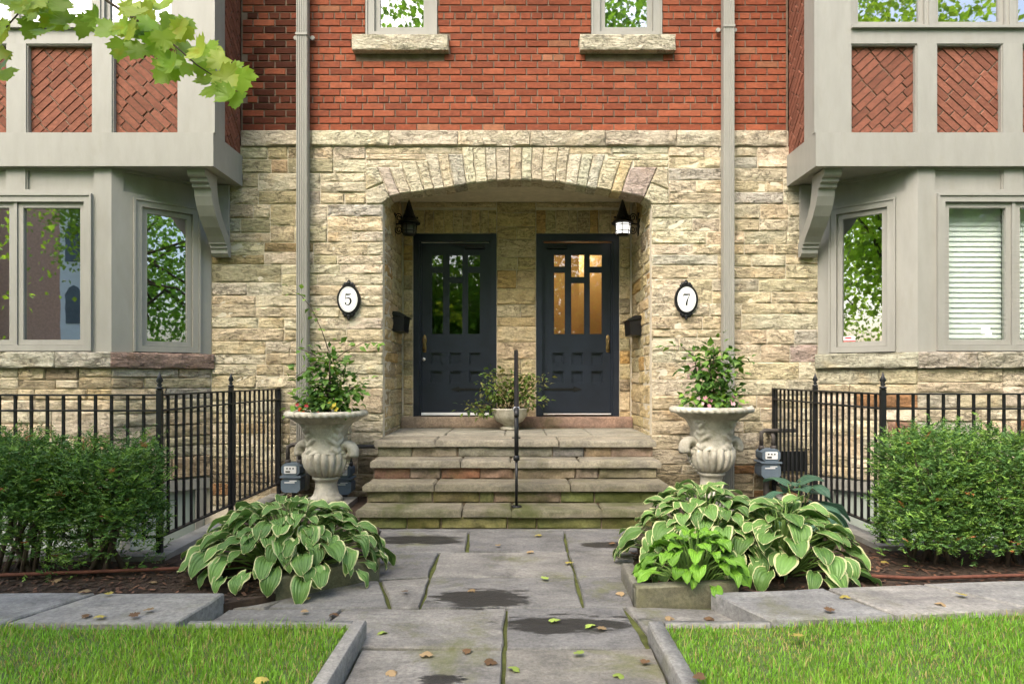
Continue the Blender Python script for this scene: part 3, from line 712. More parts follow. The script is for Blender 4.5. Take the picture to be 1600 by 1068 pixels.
def door(x0, x1, hinge, label, flip):
    t = empty('front_door', ((x0+x1)/2, PB+.06, DZ0), label, 'door')
    yF = PB + .035
    f = MB(); fw = .07
    f.box(x0+.002, x0+fw, yF-.03, yF+.14, DZ0, DZ1); f.box(x1-fw, x1-.002, yF-.03, yF+.14, DZ0, DZ1); f.box(x0+fw, x1-fw, yF-.03, yF+.14, DZ1-fw-.02, DZ1-.002)
    f.box(x0+fw, x0+fw+.02, yF+.0, yF+.13, DZ0, DZ1-fw-.02); f.box(x1-fw-.02, x1-fw, yF+.0, yF+.13, DZ0, DZ1-fw-.02)
    add('door_frame', f, M['navy'], t)
    a, b_ = x0+fw+.012, x1-fw-.012; zb, zt = DZ0+.035, DZ1-fw-.03; W = b_-a; H = zt-zb; yd = yF+.035
    # panes and panels measured as fractions of the slab (from the photograph)
    cols = [(.155,.33), (.405,.61), (.675,.865)]
    zz = lambda py: zb + (643-py)/(643-381)*H
    panes = []
    for k, (p, q) in enumerate(cols):
        if k == 1: panes += [(p, q, zz(434.3), zz(398.6)), (p, q, zz(522), zz(441.9))]
        else: panes += [(p, q, zz(418.3), zz(398.6)), (p, q, zz(522), zz(425.9))]
    panes = [(a+W*p, a+W*q, c, d) for p, q, c, d in panes]
    sq = [(a+W*p, a+W*(p+.17), zz(c), zz(d)) for p in (.14, .415, .70) for c, d in ((568, 549.7), (597, 578))]
    X = sorted({a, b_} | {v for q in panes+sq for v in q[:2]} | {v for q in sq for v in (q[0]+.014, q[1]-.014)})
    Z = sorted({zb, zt} | {v for q in panes+sq for v in q[2:]} | {v for q in sq for v in (q[2]+.014, q[3]-.014)})
    def dep(x, z):
        for q in panes:
            if q[0] < x < q[1] and q[2] < z < q[3]: return None
        for q in sq:
            if q[0] < x < q[1] and q[2] < z < q[3]: return .034 if q[0]+.014 < x < q[1]-.014 and q[2]+.014 < z < q[3]-.014 else .014
        return 0
    s = MB(); sheet(s, X, Z, dep, yd); s.quad((a,yd+.045,zb),(a,yd+.045,zz(535)),(b_,yd+.045,zz(535)),(b_,yd+.045,zb))
    add('door_slab', s, M['navy'], t)
    for q in panes:
        g_ = MB(); g_.box(q[0]-.004, q[1]+.004, yd+.018, yd+.024, q[2]-.004, q[3]+.004); pane = add('pane', g_, M['doorglass'], t)
        bd = MB()
        bd.box(q[0], q[0]+.008, yd+.004, yd+.017, q[2], q[3]); bd.box(q[1]-.008, q[1], yd+.004, yd+.017, q[2], q[3]); bd.box(q[0]+.008, q[1]-.008, yd+.004, yd+.017, q[2], q[2]+.008); bd.box(q[0]+.008, q[1]-.008, yd+.004, yd+.017, q[3]-.008, q[3])
        add('glazing_bead', bd, M['navy'], pane)
    hx = b_ if hinge > 0 else a; s_ = -hinge; zh = zz(606)
    h = MB(); h.prism([(hx, zh-.012), (hx+s_*.36, zh-.013), (hx+s_*.37, zh-.034), (hx+s_*.47, zh), (hx+s_*.37, zh+.034), (hx+s_*.36, zh+.013), (hx, zh+.012)][::(1 if s_ > 0 else -1)], yd-.008, yd-.0005, 'y'); add('strap_hinge', h, M['black'], t)
    lx = a+.045 if hinge > 0 else b_-.045; zk = zz(536)
    h = MB(); h.lathe([(.001,-.11),(.022,-.10),(.026,-.05),(.020,0),(.028,.05),(.02,.09),(.001,.11)], 12, (lx, yd-.001, zk)); h.v = [(x, yd+(y-yd)*.35, z) for x, y, z in h.v]
    hd = add('handle_plate', h, M['brass'], t, True)
    h = MB(); h.tube([(lx, yd-.008, zk+.06), (lx, yd-.05, zk+.05), (lx, yd-.055, zk), (lx, yd-.045, zk-.06), (lx, yd-.008, zk-.08)], .009, 8); add('handle', h, M['brass'], hd, True)
    zl = zz(560); h = MB(); h.tube([(lx-.005, yd+.002, zl), (lx-.005, yd-.018, zl)], .021, 14); 
    if hinge > 0: add('deadbolt', h, M['metal'], t, True)
    c = MB(); cx0 = b_-.30 if hinge > 0 else a+.05
    c.box(cx0, cx0+.24, yd-.05, yd-.001, zt-.075, zt-.03); c.tube([(cx0+.12, yd-.052, zt-.05), (cx0+.30*(1 if hinge < 0 else -.6), yd-.07, zt-.02)], .009, 6); add('door_closer', c, M['black'], t)
    wst = MB()
    if hinge > 0:
        wst.box(a-.009, a-.002, yd-.006, yd+.01, zb, zt+.004); wst.box(a, b_, yd-.006, yd+.01, zt+.001, zt+.006); wst.box(b_+.002, b_+.007, yd-.004, yd+.01, zb, zt)
        wst.box(a, b_, yd-.012, yd-.0005, zb-.022, zb+.008)
    else: wst.box(a, b_, yd-.004, yd+.01, zb-.014, zb-.004)
    add('weatherstrip', wst, M['white'], t)
    th = MB(); th.box(x0+fw, x1-fw, yF-.02, yF+.12, DZ0-.001, DZ0+.012); add('threshold', th, M['black'], t)
door(*D5, 1, 'dark navy door with dim panes and white weatherstrip below plaque 5 side', False)
door(*D7, -1, 'dark navy door with warm lit glass panes beside the lit lantern', True)

# ------------------------------------------------------------------ bays
TR = .0
def clip(poly, x0, x1, z0, z1):
    for ax, lim, sg in ((0,x0,1),(0,x1,-1),(1,z0,1),(1,z1,-1)):
        out = []
        for i in range(len(poly)):
            p, q = poly[i], poly[(i+1) % len(poly)]; a, b = (p[ax]-lim)*sg, (q[ax]-lim)*sg
            if a >= 0: out.append(p)
            if (a >= 0) != (b >= 0): t = a/(a-b); out.append((p[0]+(q[0]-p[0])*t, p[1]+(q[1]-p[1])*t))
        poly = out
        if len(poly) < 3: return []
    return poly
def diag_bricks(part, x0, x1, z0, z1, slope, col=None, ang=45):
    """bricks laid on the slant, cut to the panel; part frame: u along x, face at y=0"""
    th = rad(ang)*slope; cs, sn = math.cos(th), math.sin(th); cx, cz = (x0+x1)/2, (z0+z1)/2; n = int((x1-x0+z1-z0)/.068)+2
    for r in range(-n, n):
        off = RN.uniform(0, .22)
        for k in range(-8, 8):
            a, b = k*.222+off, k*.222+off+.212; c, d = r*.068, r*.068+.060
            p = clip([(cx+u*cs-v*sn, cz+u*sn+v*cs) for u, v in ((a,c),(b,c),(b,d),(a,d))], x0, x1, z0, z1)
            if len(p) < 3: continue
            ar = abs(sum(p[i][0]*p[(i+1) % len(p)][1]-p[(i+1) % len(p)][0]*p[i][1] for i in range(len(p))))/2
            if ar < .0006: continue
            mx, mz = sum(q[0] for q in p)/len(p), sum(q[1] for q in p)/len(p)
            mb = MB(); inn = [(q[0]+(mx-q[0])*.05, q[1]+(mz-q[1])*.05) for q in p]; m = len(p); dy = RN.uniform(-.003, .003)
            v = [(x-mx, dy, z-mz) for x, z in inn]+[(x-mx, dy+.005, z-mz) for x, z in p]+[(x-mx, .03, z-mz) for x, z in p]
            f = [tuple(range(m))]+[(i+m, (i+1) % m+m, (i+1) % m, i) for i in range(m)]+[(i+2*m, (i+1) % m+2*m, (i+1) % m+m, i+m) for i in range(m)]
            mb.mesh(v, f); o = sub('brick', mb, M['brick'], part); o.location = (mx, 0, mz)
            k_ = RN.uniform(.8, 1.2); o.color = (.20*k_, .078*k_, .05*k_, 1)
def bay(s):
    X = lambda m: s*m
    lo = 'left' if s < 0 else 'right'; num = '5' if s < 0 else '7'
    t = empty('bay_window', (X(4.64), -.3, 0), 'grey timber two-storey bay with slanted brick panels '+('overhung by maple leaves' if s < 0 else 'and white blinds in its lower window'), 'bay window')
    E0, E1 = 2.78, 6.46; yf = -.65
    def bx(mb, a, b, *r): mb.box(min(X(a), X(b)), max(X(a), X(b)), *r); return mb
    b = bx(MB(), E0, E1, -.67, -.60, 3.20, 3.51); bx(b, E0, E0+.07, -.60, 0, 3.20, 3.51); bx(b, E1-.07, E1, -.60, 0, 3.20, 3.51); add('fascia_beam', b, M['paint'], t)
    b = MB(); y = -.60
    while y < .0: bx(b, E0+.07, E1-.07, y+.002, min(y+.075, 0), 3.212, 3.225); y += .075
    bx(b, E0+.07, E1-.07, -.6, 0, 3.225, 3.25); add('soffit', b, M['paint'], t)
    pans = [(3.115+i*.794, 3.115+i*.794+.614) for i in range(4)]
    posts = [(E0, pans[0][0])] + [(pans[i][1], pans[i+1][0]) for i in range(3)] + [(pans[3][1], E1)]
    for i, (a, c) in enumerate(posts):
        b = bx(MB(), a, c, yf, -.55, 3.51, TOPZ if i in (0, 4) else 4.34)
        if i == 0: bx(b, E0, E0+.10, -.55, -.50, 3.51, TOPZ); bx(b, E0-.008, E0+.02, yf-.008, yf+.03, 3.513, TOPZ)
        add('post', b, M['paint'], t)
    for i, (a, c) in enumerate(pans):
        e0, e1 = (3.115 if i == 0 else a-.09), (6.111 if i == 3 else c+.09); b = bx(MB(), e0, e1, yf+.002, -.55, 4.3405, 4.495); bx(b, e0, e1, yf-.03, yf-.001, 4.475, 4.497); add('rail', b, M['paint'], t)
        b = MB(); m_ = .011                                                     # moulding round the panel
        bx(b, a, a+m_, yf+.012, -.58, 3.51, 4.34); bx(b, c-m_, c, yf+.012, -.58, 3.51, 4.34); bx(b, a+m_, c-m_, yf+.012, -.58, 4.34-m_, 4.34); add('panel_moulding', b, M['paint'], t)
        x0, x1 = sorted((X(a), X(c))); bk_ = MB(); bk_.box(x0, x1, .010, .06, 3.51, 4.34)
        pn = place('brick_panel', bk_.data('brick_panel'), t, (0, -.60, 0)); pn.data.materials.append(M['mortar_dark'])
        diag_bricks(pn, x0+m_, x1-m_, 3.512, 4.34-m_, (-1 if i % 2 == 0 else 1) * (1 if s < 0 else -1), ang=43)
        wa = 3.118+i*.7475; v0, v1 = sorted((X(wa+.02), X(wa+.7275))); win('window', t, (0, yf+.045, 0), 0, v0, v1, 4.50, 6.05, .03, .038)
        if i: mu = bx(MB(), wa-.02, wa+.02, yf+.012, -.55, 4.4975, 6.05); add('window_mullion', mu, M['paint'], t)
        b = bx(MB(), e0, e1, yf+.002, -.55, 6.075, TOPZ); add('head_board', b, M['paint'], t)
    # return wall of the upper storey: post, then slanted bricks up to the main wall
    b = bx(MB(), E0+.0, E0+.12, -.50, -.42, 3.51, TOPZ); add('return_post', b, M['paint'], t)
    bk_ = MB(); bk_.box(-.0, .42, .010, .06, 3.51, TOPZ); rz = rad(90) if s < 0 else rad(-90)
    pn = place('return_brick_panel', bk_.data('return_brick_panel'), t, (X(E0+.02), -.42 if s < 0 else 0.0, 0), rz); pn.data.materials.append(M['mortar_dark'])
    diag_bricks(pn, 0, .42, 3.512, 5.4, -1 if s < 0 else 1, ang=43)
    # lower storey: canted bay
    C0, C1, yl = 3.75, 5.53, -.62; zs0, zs1 = 1.49, 3.212
    dx, dy = 3.10-C0, 0-yl; Lc = math.hypot(dx, dy); rz = math.atan2(dy, -dx)*(1 if s < 0 else -1)
    # local frames: front (rz 0), inner cant (facing the porch)
    def face(loc, rz_, L, w0, w1, nm, lights):
        # frieze, corner boards and the window in a frame of length L along u
        f = MB(); zw0, zw1 = zs0+.0, 2.94
        xs_ = sorted({0, .035, w0, w1, L-.035, L}); 
        pl = [(.10, L-.10)] if lights == 1 else [(.16, L/2-.09), (L/2+.09, L-.16)]
        f.box(0, w0, .0, .05, zw0, zw1); f.box(w1, L, .0, .05, zw0, zw1); f.box(0, L, .0, .05, zw1, 3.0)
        f.box(0, L, .03, .05, 3.0, zs1); prev = 0
        for a, c in pl: f.box(prev, a, 0, .03, 3.0, zs1); prev = c
        f.box(prev, L, 0, .03, 3.0, zs1)
        for a, c in pl: f.box(a, a+.012, .012, .03, 3.0, zs1-.03); f.box(c-.012, c, .012, .03, 3.0, zs1-.03); f.box(a, c, .005, .03, zs1-.03, zs1); 
        o = place(nm, f.data(nm), t, loc, rz_); o.data.materials.append(M['paint'])
        return win('window', t, loc, rz_, w0, w1, zw0+.008, zw1-.004, .055, .05, 'blindglass' if s > 0 and lights == 2 else 'glass', lights)
    xL = min(X(C0), X(C1)); fw_ = face((xL, yl, 0), 0, C1-C0, .19, C1-C0-.19, 'front_boards', 2)
    ci = (X(C0), yl, 0) if s < 0 else (X(3.10), 0, 0)
    w0, w1 = (.20, .77) if s < 0 else (Lc-.77, Lc-.20)
    face(ci, rz, Lc, w0, w1, 'cant_boards', 1)
    co = (X(6.18), 0, 0) if s < 0 else (X(C1), yl, 0)
    face(co, -rz if s < 0 else -rz, Lc, .2, .77, 'cant_boards', 1)
    b = MB(); b.prism([(X(3.12), .02), (X(C0), yl+.05), (X(C1), yl+.05), (X(6.16), .02)][::(1 if s > 0 else -1)], zs1, zs1+.01, 'z'); add('bay_ceiling', b, M['paint'], t)
    # blinds behind the front lights on the right, a thin paper and a sticker
    if s > 0:
        sm = MB().box(0, .80, 0, .035, 0, .003)
        sm.v = [(x, y, z + (y-.0175)*3.0) for x, y, z in sm.v]; me = sm.data('slat'); me.materials.append(M['slat'])
        for k in range(2):
            bl = MB(); bl.box(xL+.24+k*.69, xL+.24+k*.69+.64, yl+.14, yl+.18, 2.87, 2.91); bo = add('blind_headrail', bl, M['slat'], t)
            for j in range(27): o = place('slat', me, t, (xL+.24+k*.69, yl+.14, 1.56+j*.0485), 0, scale=(.80, .5, .62))
        p = MB(); p.box(4.36, 4.44, yl+.026, yl+.028, 1.66, 1.73); p.box(4.40, 4.455, yl+.024, yl+.0258, 1.63, 1.68); add('paper_note', p, M['white'], fw_)
        cs, sn = math.cos(rz), math.sin(rz)
        def onc(u0, u1, z0, z1, y0, y1):
            q = MB(); q.box(u0, u1, y0, y1, z0, z1); q.rot(rz); q.v = [(x+ci[0], y+ci[1], z) for x, y, z in q.v]; return q
        st = add('window_sticker', onc(Lc-.66, Lc-.55, 1.61, 1.66, .0265, .0275), M['white'], t); add('sticker_stripe', onc(Lc-.66, Lc-.55, 1.607, 1.618, .0255, .0262), M['red'], st); add('sticker_stripe', onc(Lc-.645, Lc-.585, 1.638, 1.652, .0255, .0262), M['red'], st)
    # stone sill course, stone base, painted basement wall
    base = [(ci, rz, Lc, 0), ((xL, yl, 0), 0, C1-C0, 1), (co, -rz, Lc, 2)]
    bb = MB(); foot = [(X(3.11), .05), (X(C0), yl+.016), (X(C1), yl+.016), (X(6.17), .05)]
    bb.prism(foot[::(1 if s > 0 else -1)], .25, 1.47, 'z'); sb = add('stone_base', bb, M['mortar'], t)
    for loc, r_, L, k in base:
        cs, sn = math.cos(r_), math.sin(r_)
        for (a, c, z0, z1) in ashlar(0, L, .25, 1.34, band=(.2, .3)):
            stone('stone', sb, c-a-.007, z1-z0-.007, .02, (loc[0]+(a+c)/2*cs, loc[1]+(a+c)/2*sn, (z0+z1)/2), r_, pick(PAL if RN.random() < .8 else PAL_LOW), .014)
        cut = [0, L] if k != 1 else [0, L*.3, L*.72, L]
        for a, c in zip(cut, cut[1:]):
            ex0 = -.02 if a == 0 else 0; ex1 = .02 if c == L else 0
            nx, ny = sn, -cs
            stone('sill_stone', sb, c-a+ex1-ex0-.005, .145, .10, (loc[0]+(a+c+ex0+ex1)/2*cs+nx*.045, loc[1]+(a+c+ex0+ex1)/2*sn+ny*.045, 1.415), r_, (.30,.215,.18) if (k == 0 and s < 0) else pick([((.44,.41,.33),1),((.38,.36,.29),1)]), .018)
    b = MB(); b.prism([(X(3.13), .05), (X(C0), yl+.03), (X(C1), yl+.03), (X(6.15), .05)][::(1 if s > 0 else -1)], -1.2, .25, 'z'); add('basement_wall', b, M['sage'], t)
    b = MB(); nl = 0
    for loc, r_, L, k in base:
        q = MB(); q.box(.02, L-.02, -.012, .02, .13, .235); q.box(.08, .15, -.008, .02, -1.1, .13); q.box(L-.15, L-.08, -.008, .02, -1.1, .13)
        if k == 1: q.box(L/2-.04, L/2+.04, -.008, .02, -1.1, .13)
        q.rot(r_); b.mesh([(x+loc[0], y+loc[1], z) for x, y, z in q.v], q.f)
    add('basement_trim', b, M['paint'], t)
    # scroll bracket carrying the beam end
    pro = []
    top = [(-.60, 3.20), (-.60, 3.155)]; 
    outer = [(-.585,3.135),(-.545,3.125),(-.545,3.095),(-.505,3.085),(-.505,3.055),(-.465,3.045),(-.455,2.98),(-.42,2.90),(-.36,2.81),(-.28,2.72),(-.20,2.65),(-.155,2.60),(-.15,2.585),(-.125,2.58),(-.125,2.55),(-.105,2.545),(-.10,2.50),(-.07,2.47),(-.02,2.47)]
    inner = [(-.02,2.60),(-.08,2.68),(-.16,2.76),(-.24,2.85),(-.30,2.95),(-.33,3.06),(-.34,3.14)]
    P = top + outer + inner + [(-.34,3.20)]
    b = MB(); x0, x1 = sorted((X(2.89), X(3.055))); b.prism([(p[0], p[1]) for p in P], x0, x1, 'x'); 
    b.box(x0+.01, x1-.01, -.05, -.022, 2.60, 3.2)
    n_ = 12
    add('scroll_bracket', b, M['paint'], t)
    return t
bay(-1); bay(1)

# ------------------------------------------------------------------ steps
st = empty('stone_steps', (0,-.5,0), 'broad worn stone steps rising to the double entrance', 'steps')
core = MB(); 
for k, (y0, zt) in enumerate(((-1.315,.10),(-1.035,.265),(-.755,.43),(-.475,.595))): core.box(-1.285+.0*k, 1.30, y0+.012, .12, -.02 if k == 0 else zt-.165+.0005, zt)
core.box(A0, A1, .12, PB+.05, 0, .59); add('step_core', core, M['mortar_dark'], st)
TD = [(-1.35,.165,(721,799,942),190.), (-1.07,.33,(678,892),181.), (-.79,.495,(719,798,906),172.6), (-.51,.657,(680,874),165.)]
RD = [((636,689,793,839,940),189.), ((676,749,772,876,929),180.), ((641,690,751,802,899,935),171.), ((644,715,863,913,955),164.)]
TC = [(.20,.175,.125), (.21,.185,.13), (.265,.235,.175), (.28,.25,.19)]
RC = [[(.17,.165,.055),(.20,.19,.07)], [(.15,.15,.05),(.22,.19,.11)], [(.24,.17,.10),(.22,.12,.07),(.22,.18,.12)], [(.23,.19,.13),(.20,.18,.15),(.24,.20,.14)]]
for k in range(4):
    yn, zt, jn, s_ = TD[k]; w0, w1 = (-1.31, 1.33) if k < 3 else (-1.335, 1.35)
    e = [w0]+[(p-CX)/s_ for p in jn]+[w1]; yb_ = yn+.33 if k < 3 else -.02
    for a, c in zip(e, e[1:]):
        ty = [yn+RN.uniform(-.008,.008) for _ in range(2)]
        pts = [(a, ty[0]), ((a+c)/2, yn+RN.uniform(-.012,.006)), (c, ty[1]), (c, yb_), (a, yb_)]
        q = RN.uniform(.88,1.12); poly_stone('tread_stone', st, pts, .062, tuple(v*q for v in TC[k]), 'top', zt+RN.uniform(-.002,.002), .007, M['step_low' if k < 1 else 'step'], .016, .004)
    e = [w0+.03]+[(p-CX)/RD[k][1] for p in RD[k][0]]+[w1-.03]
    for a, c in zip(e, e[1:]): stone('riser_stone', st, c-a-.009, .098, .05, ((a+c)/2, yn+.035, zt-.114), 0, tuple(v*RN.uniform(.85,1.15) for v in RN.choice(RC[k])), .014, M['step_low' if k < 2 else 'step'])
xs_ = [A0+.005, -.72, -.1, .33, .8, A1-.005]
for a, c in zip(xs_, xs_[1:]):
    poly_stone('landing_stone', st, [(a,-.02),(c,-.02),(c,.5),(a,.5)], .06, (.30,.28,.22), 'top', .655, .005, M['step'], .01, .004)
    poly_stone('landing_stone', st, [(a,.5),(c,.5),(c,1.06),(a,1.06)], .06, (.28,.265,.215), 'top', .655, .005, M['step'], .01, .004)
for a, c, q in ((A0+.01, .02, (.31,.235,.17)), (.03, A1-.01, (.29,.19,.145))):
    stone('door_sill', st, c-a-.008, .126, .16, ((a+c)/2, 1.03, .721), 0, q, .006, M['step'])
# hand rail, seen end-on
hr = empty('handrail', (.016,-1.25,.165), 'slim black iron handrail standing in the middle of the steps', 'handrail')
XR = .016
b = MB(); b.tube([(XR,-1.22,.165),(XR,-1.22,.56)], .0125, 10); b.tube([(XR,-1.22,.56),(XR,-1.22,1.0)], .019, 10); add('post', b, M['iron'], hr, True)
b = MB(); b.tube([(XR,-1.22,.165),(XR,-1.22,.175)], .045, 14); add('flange', b, M['iron'], hr, True)
b = MB(); b.lathe([(.001,-.03),(.024,-.02),(.028,0),(.024,.02),(.001,.03)], 12, (XR,-1.22,.575)); add('knuckle', b, M['iron'], hr, True)
b = MB(); b.tube([(XR,-.30,.657),(XR,-.30,1.48)], .0125, 10); b.tube([(XR,-.30,.657),(XR,-.30,.667)], .045, 14); add('post', b, M['iron'], hr, True)
b = MB(); b.tube([(XR,-1.30,.93),(XR,-1.26,.97),(XR,-1.22,1.0),(XR,-.30,1.475),(XR,-.15,1.51),(XR,-.02,1.515)], .021, 10); add('rail', b, M['iron'], hr, True)
b = MB(); b.lathe([(.001,-.03),(.027,-.02),(.031,0),(.027,.02),(.001,.03)], 12, (XR,-1.22,.985)); add('collar', b, M['metal'], hr, True)

# ------------------------------------------------------------------ wall fittings
def downspout(x, zc, label):
    t = empty('downspout', (x,-.08,0), label, 'downspout')
    b = MB(); w_ = .055; n = 5
    prof = [(x-w_, -.03), (x-w_, -.115)]
    for i in range(n):
        a = x-w_+2*w_*i/n; e = 2*w_/n; prof += [(a+e*.15, -.122), (a+e*.5, -.122), (a+e*.6, -.114), (a+e*.95, -.114)]
    prof += [(x+w_, -.115), (x+w_, -.03)]
    b.prism(prof, .12, TOPZ, 'z'); add('pipe', b, M['paint'], t)
    b = MB(); b.box(x-w_-.004, x+w_+.004, -.128, -.02, zc-.012, zc+.012); 
    for s in (-1, 1): b.tube([(x+s*(w_+.03), -.012, zc), (x+s*(w_+.03), -.04, zc)], .022, 10)
    add('strap', b, M['paint'], t)
downspout(-2.14, 4.70, 'pale grey square downspout between the left bay and plaque 5')
downspout(2.155, 4.78, 'pale grey square downspout between plaque 7 and the right bay')
def ribbon(mb, pts, y0, y1):
    """pts: (x, z, half-width) along a stroke"""
    L = []; Rr = []
    for i, (x, z, h) in enumerate(pts):
        a, c = pts[max(i-1,0)], pts[min(i+1,len(pts)-1)]; tx, tz = c[0]-a[0], c[1]-a[1]; q = math.hypot(tx, tz) or 1
        L.append((x-tz/q*h, z+tx/q*h)); Rr.append((x+tz/q*h, z-tx/q*h))
    for i in range(len(pts)-1):
        p = [Rr[i], Rr[i+1], L[i+1], L[i]]; mb.prism(p, y0, y1, 'y')
def plaque(x, digit, label):
    z = gz(468, 6.88); t = empty('house_number_plaque', (x,-.02,z), label, 'house number')
    def ell(rx, rz_, n=40): return [(x+rx*math.cos(2*PI*i/n), z+rz_*math.sin(2*PI*i/n)) for i in range(n)]
    b = MB(); b.prism(ell(.118,.152), -.038, .012, 'y'); b.prism(ell(.110,.144), -.044, -.037, 'y'); add('rim', b, M['black'], t)
    b = MB(); b.prism(ell(.094,.127), -.0475, -.043, 'y'); add('face', b, M['white'], t)
    b = MB(); a, c = ell(.086,.119), ell(.083,.116)
    for i in range(40): j = (i+1) % 40; b.prism([a[i], a[j], c[j], c[i]], -.0485, -.0472, 'y')
    add('line', b, M['black'], t)
    for sg in (1, -1):
        b = MB(); zc = z+sg*.150
        for dx, dz, r_ in ((0,.018,.026),(-.032,.006,.024),(.032,.006,.024),(-.052,-.008,.015),(.052,-.008,.015),(0,.040,.014)):
            k = MB(); k.lathe([(.001,-1),(.6,-.8),(.95,-.3),(.95,.3),(.6,.8),(.001,1)], 10); b.mesh([(x+dx+p[0]*r_, -.02+p[1]*.018, zc+sg*dz+p[2]*r_) for p in k.v], k.f)
        add('crest' if sg > 0 else 'pendant', b, M['black'], t, True)
    b = MB(); h = .062
    if digit == '5':
        ribbon(b, [(x-.026,z+.052,.008),(x-.005,z+.049,.008),(x+.020,z+.052,.006),(x+.028,z+.060,.002)], -.0492, -.047)
        ribbon(b, [(x-.024,z+.052,.0028),(x-.027,z+.004,.0028)], -.0495, -.047)
        arc = [(-.027,.004,.002),(-.014,.014,.004),(.004,.016,.006),(.020,.008,.0085),(.027,-.012,.0095),(.024,-.034,.0085),(.010,-.052,.006),(-.008,-.058,.004),(-.024,-.052,.003),(-.030,-.042,.002)]
        ribbon(b, [(x+p, z+q, r_) for p, q, r_ in arc], -.0498, -.047)
        k = [(x-.026+.0095*math.cos(i*PI/6), z-.040+.0095*math.sin(i*PI/6)) for i in range(12)]; b.prism(k, -.0501, -.047, 'y')
    else:
        ribbon(b, [(x-.032,z+.050,.008),(x,z+.049,.008),(x+.032,z+.052,.006)], -.0492, -.047); ribbon(b, [(x-.031,z+.056,.0025),(x-.034,z+.028,.0025)], -.0495, -.047)
        ribbon(b, [(x+.032,z+.052,.002),(x+.014,z+.014,.004),(x+.002,z-.020,.0075),(x-.004,z-.060,.0095)], -.0498, -.047)
    add('numeral', b, M['black'], t)
plaque(gx(545, 6.88), '5', 'oval black-framed plaque with numeral five left of the porch')
plaque(gx(1072, 6.88), '7', 'oval black-framed plaque with numeral seven right of the porch')
def lantern(x, xw, lit, label):
    s = 1 if xw > x else -1; y = .69; zb = 2.86
    t = empty('wall_lantern', (xw, y, zb+.1), label, 'lantern')
    b = MB(); b.lathe([(.125,.118),(.128,.125),(.085,.165),(.055,.235),(.030,.315),(.010,.375),(.001,.392)], 16, (x,y,zb)); b.lathe([(.122,.122),(.126,.116),(.09,.112)], 16, (x,y,zb), cap=True)
    for i in range(6):
        a = i*PI/3+.2; b.tube([(x+.082*math.cos(a), y+.082*math.sin(a), zb+.185), (x+.10*math.cos(a), y+.10*math.sin(a), zb+.185)], .010, 6)
    add('roof', b, M['black'], t)
    b = MB(); b.lathe([(.072,0),(.078,.015),(.084,.112)], 18, (x,y,zb)); add('glass', b, M['lit' if lit else 'dimglass'], t, True)
    b = MB()
    for i in range(6): a = i*PI/3+.3; b.tube([(x+.076*math.cos(a), y+.076*math.sin(a), zb), (x+.088*math.cos(a), y+.088*math.sin(a), zb+.115)], .006, 6)
    for rr, zz_ in ((.083,.03),(.088,.095)): b.tube([(x+rr*math.cos(i*PI/12), y+rr*math.sin(i*PI/12), zb+zz_) for i in range(25)], .005, 5)
    b.lathe([(.02,-.02),(.066,-.012),(.074,0),(.05,.002)], 16, (x,y,zb)); add('cage', b, M['black'], t)
    b = MB(); sp = []
    for i in range(30): th = i/29*3.2*PI; r_ = .012+.040*(i/29); sp.append((x+s*(.115)-s*r_*math.cos(th)*.8, y, zb+.185+r_*math.sin(th)))
    b.tube(sp, .006, 6); b.tube([(p[0], p[1], 2*(zb+.115)-p[2]) for p in sp], .006, 6)
    b.tube([(x+s*.02, y, zb+.10), (x+s*.10, y, zb+.115), (xw+s*.0, y, zb+.11)], .008, 6); add('scroll_arm', b, M['black'], t, True)
    b = MB(); b.prism([(y+.05*math.cos(a)*1.0, zb+.11+.135*math.sin(a)) for a in [i*PI/8 for i in range(16)]][::(1 if s < 0 else -1)], xw-.012*s-.004, xw+.03*s, 'x'); add('back_plate', b, M['black'], t)
lantern(-1.185, A0, False, 'unlit black cone-roofed lantern over the left door'); lantern(1.215, A1, True, 'lit black cone-roofed lantern over the right door')
def mailbox(xw, s, label, z0):
    t = empty('mailbox', (xw, .7, z0), label, 'mailbox'); x1 = xw-s*.13
    b = MB(); b.prism([(xw+s*.02, z0), (x1+s*.012, z0+.005), (x1, z0+.165), (xw+s*.02, z0+.19)][::(1 if s < 0 else -1)], .55, .92, 'y'); add('box', b, M['black'], t)
    b = MB(); b.prism([(xw+s*.02, z0+.192), (x1-s*.02, z0+.160), (x1-s*.022, z0+.172), (x1+s*.05, z0+.215), (xw+s*.02, z0+.225)][::(1 if s < 0 else -1)], .535, .935, 'y'); add('lid', b, M['black'], t)
mailbox(A0, -1, 'black letter box on the left side wall of the porch', gz(518, 7.5)); mailbox(A1, 1, 'black letter box on the right side wall of the porch', gz(524, 7.5))
